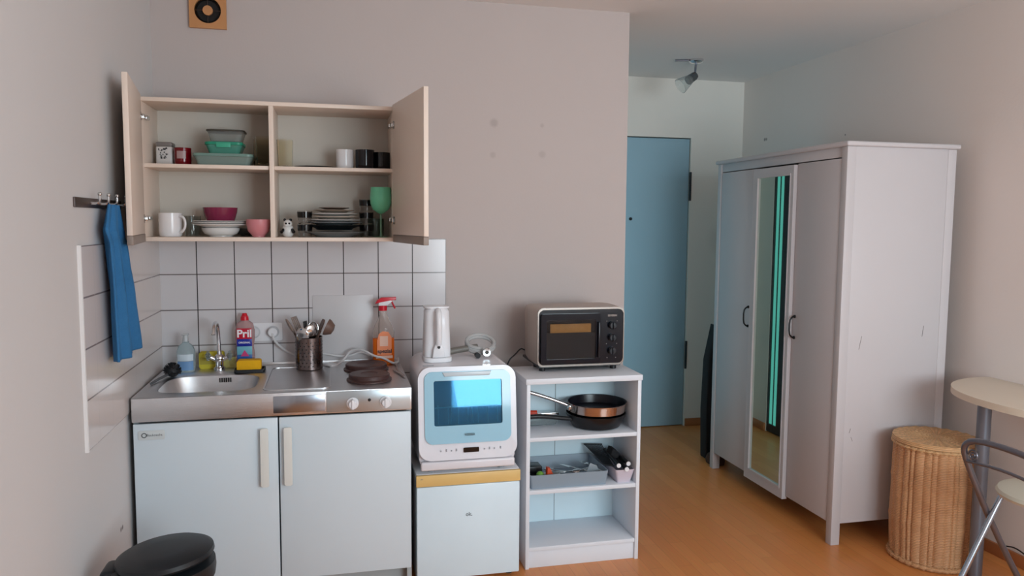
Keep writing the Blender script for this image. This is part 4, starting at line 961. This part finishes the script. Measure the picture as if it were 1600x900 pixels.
# dark umbrella & bag behind wardrobe
dg = thing('garment_bag', (3.03, .80, 0), 'dark narrow bag standing behind the far end of wardrobe', 'bag')
bagm = mat('bag_black', (30, 28, 30), .8, var=.2, vs=12)
b = B().prism([(2.965, 0.005), (3.13, .005), (3.12, .3), (3.08, .62), (3.05, .80), (3.01, .84), (2.966, .62), (2.962, .3)], .72, .80, 'XZ', .015)
b.obj('bag_body', bagm, dg)
B().tube([(3.03, .76, .82), (3.03, .76, .88), (3.05, .76, .91), (3.06, .76, .88), (3.05, .76, .80)], .006, 8, smooth=2).obj('strap', bagm, dg)
tag(B().lathe([(0, 0), (.05, 0), (.055, .02), (.045, .05), (.02, .06), (0, .06)], (2.99, .645, 0), 24, sy=1.3).obj('slipper', mat('brown_slipper', (80, 50, 38), .8)), 'small dark brown slipper beside the bag behind wardrobe', 'slipper')

# ------------------------------------------------------------------ wicker hamper
hxc, hyc, hr_, hh = 3.275, -.772, .168, .535
hm = thing('laundry_hamper', (hxc, hyc, 0), 'round woven wicker laundry hamper with lid beside the wardrobe', 'hamper')
b = B(); bm = b.bm; seg = 34*6; rows = []
random.seed(11); RIB = [random.uniform(.5, 1.15) for _ in range(44)]
zs = [0, .02]+[.02+(hh-.05)*k/30 for k in range(1, 31)]+[hh-.02]
for z in zs:
    row = []
    for i in range(seg):
        a = 2*PI*(i+1.2*math.sin(i*.37))/seg; ph = (i % 6)/6
        pl = math.sin(PI*ph)**.6
        band = .003*math.exp(-((z-.18)/.012)**2)+.003*math.exp(-((z-.36)/.012)**2)
        r = hr_-.013+.009*pl*RIB[i//6]+band+.006*math.sin(PI*z/hh)+.0012*math.sin(a*7+z*20)
        row.append(bm.verts.new((hxc+r*math.cos(a), hyc+r*math.sin(a), z)))
    rows.append(row)
for a, c in zip(rows, rows[1:]):
    for i in range(seg): bm.faces.new((a[i], a[(i+1) % seg], c[(i+1) % seg], c[i]))
bm.faces.new(rows[0][::-1]); bm.faces.new(rows[-1])
o = b.obj('woven_body', wicker, hm, smooth=True)
def rope(z, r, rad, m, nm, twist=70):
    pts = []
    for i in range(180):
        a = 2*PI*i/180; pts.append((hxc+(r+.002*math.sin(a*twist/2))*math.cos(a), hyc+(r+.002*math.sin(a*twist/2))*math.sin(a), z+.0015*math.sin(a*twist)))
    return B().tube(pts, rad, 8, closed=True).obj(nm, m, hm)
rope(.012, hr_-.003, .010, wicker, 'base_rim'); rope(hh-.022, hr_-.001, .008, wicker_l, 'top_rim')
prof = [(0, hh+.012), (.02, hh+.012)]
b = B(); bm = b.bm; rows = []
for k in range(26):
    r = .006+(hr_+.004-.006)*k/25
    row = []
    for i in range(96):
        a = 2*PI*i/96
        z = hh+.008-.016*(1-(k/25)**2)*0+.004*math.cos(k*PI)*(0)+.0022*math.sin(i*PI/2)*(1 if k > 3 else 0)+.0015*math.sin(k*2.2)
        row.append(bm.verts.new((hxc+r*math.cos(a), hyc+r*math.sin(a), z)))
    rows.append(row)
rows.append([bm.verts.new((hxc+(hr_+.006)*math.cos(2*PI*i/96), hyc+(hr_+.006)*math.sin(2*PI*i/96), hh-.012)) for i in range(96)])
rows.append([bm.verts.new((hxc+(hr_-.02)*math.cos(2*PI*i/96), hyc+(hr_-.02)*math.sin(2*PI*i/96), hh-.012)) for i in range(96)])
for a, c in zip(rows, rows[1:]):
    for i in range(96): bm.faces.new((a[i], a[(i+1) % 96], c[(i+1) % 96], c[i]))
bm.faces.new(rows[0]); bm.faces.new(rows[-1])
b.obj('lid', wicker_l, hm)

# ------------------------------------------------------------------ wall table and folding chair
tb = thing('wall_table', (RW, -1.14, 0), 'pale half-oval table on grey legs against the right wall', 'table')
tz = .785
pts = [0]
for k in range(41):
    a = PI/2+PI*k/40; c, s_ = math.cos(a), math.sin(a)
    pts.append((RW+.415*math.copysign(abs(c)**.85, c) if abs(c) > 1e-9 else RW, -1.15+.43*math.copysign(abs(s_)**.9, s_)))
pts = pts[1:]
B().prism(pts, tz-.026, tz, 'XY', .006).obj('table_top', mat('cream_table', (226, 210, 190), .35, var=.03, vs=5), tb)
for y in (-.99, -1.36):
    B().cyl((3.297, y, .012), .026, tz-.026-.012, 28).obj('leg', greymet, tb)
    B().lathe([(0, 0), (.034, 0), (.034, .008), (.028, .014), (0, .014)], (3.297, y, 0), 24).obj('leg_foot', mat('foot_red', (120, 45, 40), .6), tb)
# folding chair: far side frame in view
def ray(px, py, d):
    return CAM+(f_+r_*((px-800)/F)-u_*((py-450)/F))*d
fc = thing('folding_chair', (3.15, -1.45, 0), 'grey tubular folding chair with round cream seat by the wall table', 'chair')
tubm = mat('grey_tube', (118, 116, 124), .3, metal=.7)
brt = mat('bright_tube', (172, 180, 192), .2, metal=.9)
xb, xf = 2.93, 3.36            # back of the chair (left) and front (towards wall)
yF, yN = -1.30, -1.64          # far and near side
def z_on(px, py, y): # height where the ray meets plane y
    d = f_+r_*((px-800)/F)-u_*((py-450)/F); t_ = (y-CAM.y)/d.y; return CAM+d*t_
pA, pB, pC = z_on(1508, 700, yF), z_on(1550, 822, yF), z_on(1592, 905, yF)
lowdir = (pC-pB).normalized(); foot = pB+lowdir*((pB.z-.012)/-lowdir.z)
A2 = Vector((pA.x, yF, pA.z)); F2 = Vector((foot.x, yF, .012))
bowtop = pA.z+.03
shift = Vector((0, yN-yF, 0))
arch = [F2, Vector((pB.x, yF, pB.z)), Vector((A2.x+.01, yF, A2.z-.05)), Vector((A2.x-.01, yF, A2.z+.01)), Vector((A2.x-.005, yF-.04, bowtop+.012)), Vector((A2.x, (yF+yN)/2, bowtop+.018)), Vector((A2.x-.005, yN+.04, bowtop+.012)),
        Vector((A2.x-.01, yN, A2.z+.01)), Vector((A2.x+.01, yN, A2.z-.05)), Vector((pB.x, yN, pB.z)), F2+shift]
B().tube(arch, .011, 12, smooth=2).obj('back_frame', tubm, fc)
B().tube([Vector((A2.x+.004, yF-.005, A2.z-.045)), Vector((A2.x, (yF+yN)/2, A2.z-.028)), Vector((A2.x+.004, yN+.005, A2.z-.045))], .006, 8, smooth=2).obj('back_rail', tubm, fc)
sw = B()
for s_, yy in ((1, yF-.035), (-1, yN+.035)):
    q = [(A2.x+.002, yy+.022*(1-k/24)*math.cos(k*.6), A2.z-.018+.022*(1-k/24)*math.sin(k*.6)) for k in range(22)]; sw.tube(q, .0035, 6)
sw.obj('scroll_wires', tubm, fc)
q1, q2 = z_on(1568, 768, yF-.02), z_on(1503, 900, yF-.02)
dq = (q2-q1).normalized(); ft = q1+dq*((q1.z-.012)/-dq.z)
sz = q1.z+.012
for yy in (yF-.02, yN+.02):
    B().tube([(q1.x, yy, q1.z), (ft.x, yy, .012)], .0105, 12).obj('leg', brt, fc)
B().tube([(ft.x+.03, yF-.02, .09), (ft.x+.03, yN+.02, .09)], .007, 8).obj('foot_bar', brt, fc)
B().tube([(q1.x, yF-.02, q1.z), (q1.x, yN+.02, q1.z)], .007, 8).obj('seat_bar', brt, fc)
scx, scy = q1.x+.06, (yF+yN)/2
B().lathe([(0, 0), (.155, 0), (.172, .006), (.176, .016), (.17, .026), (.15, .031), (0, .030)], (scx, scy, sz), 48).obj('seat', mat('cream_seat', (206, 200, 184), .45, var=.03), fc)
tag(B().tube([(RW-.02, -1.05, .075), (RW-.022, -.99, .07), (RW-.024, -.93, .085), (RW-.022, -.88, .07)], .003, 6, smooth=2).obj('floor_cable', black_pl), 'thin black cable low on the right wall behind chair', 'cable')
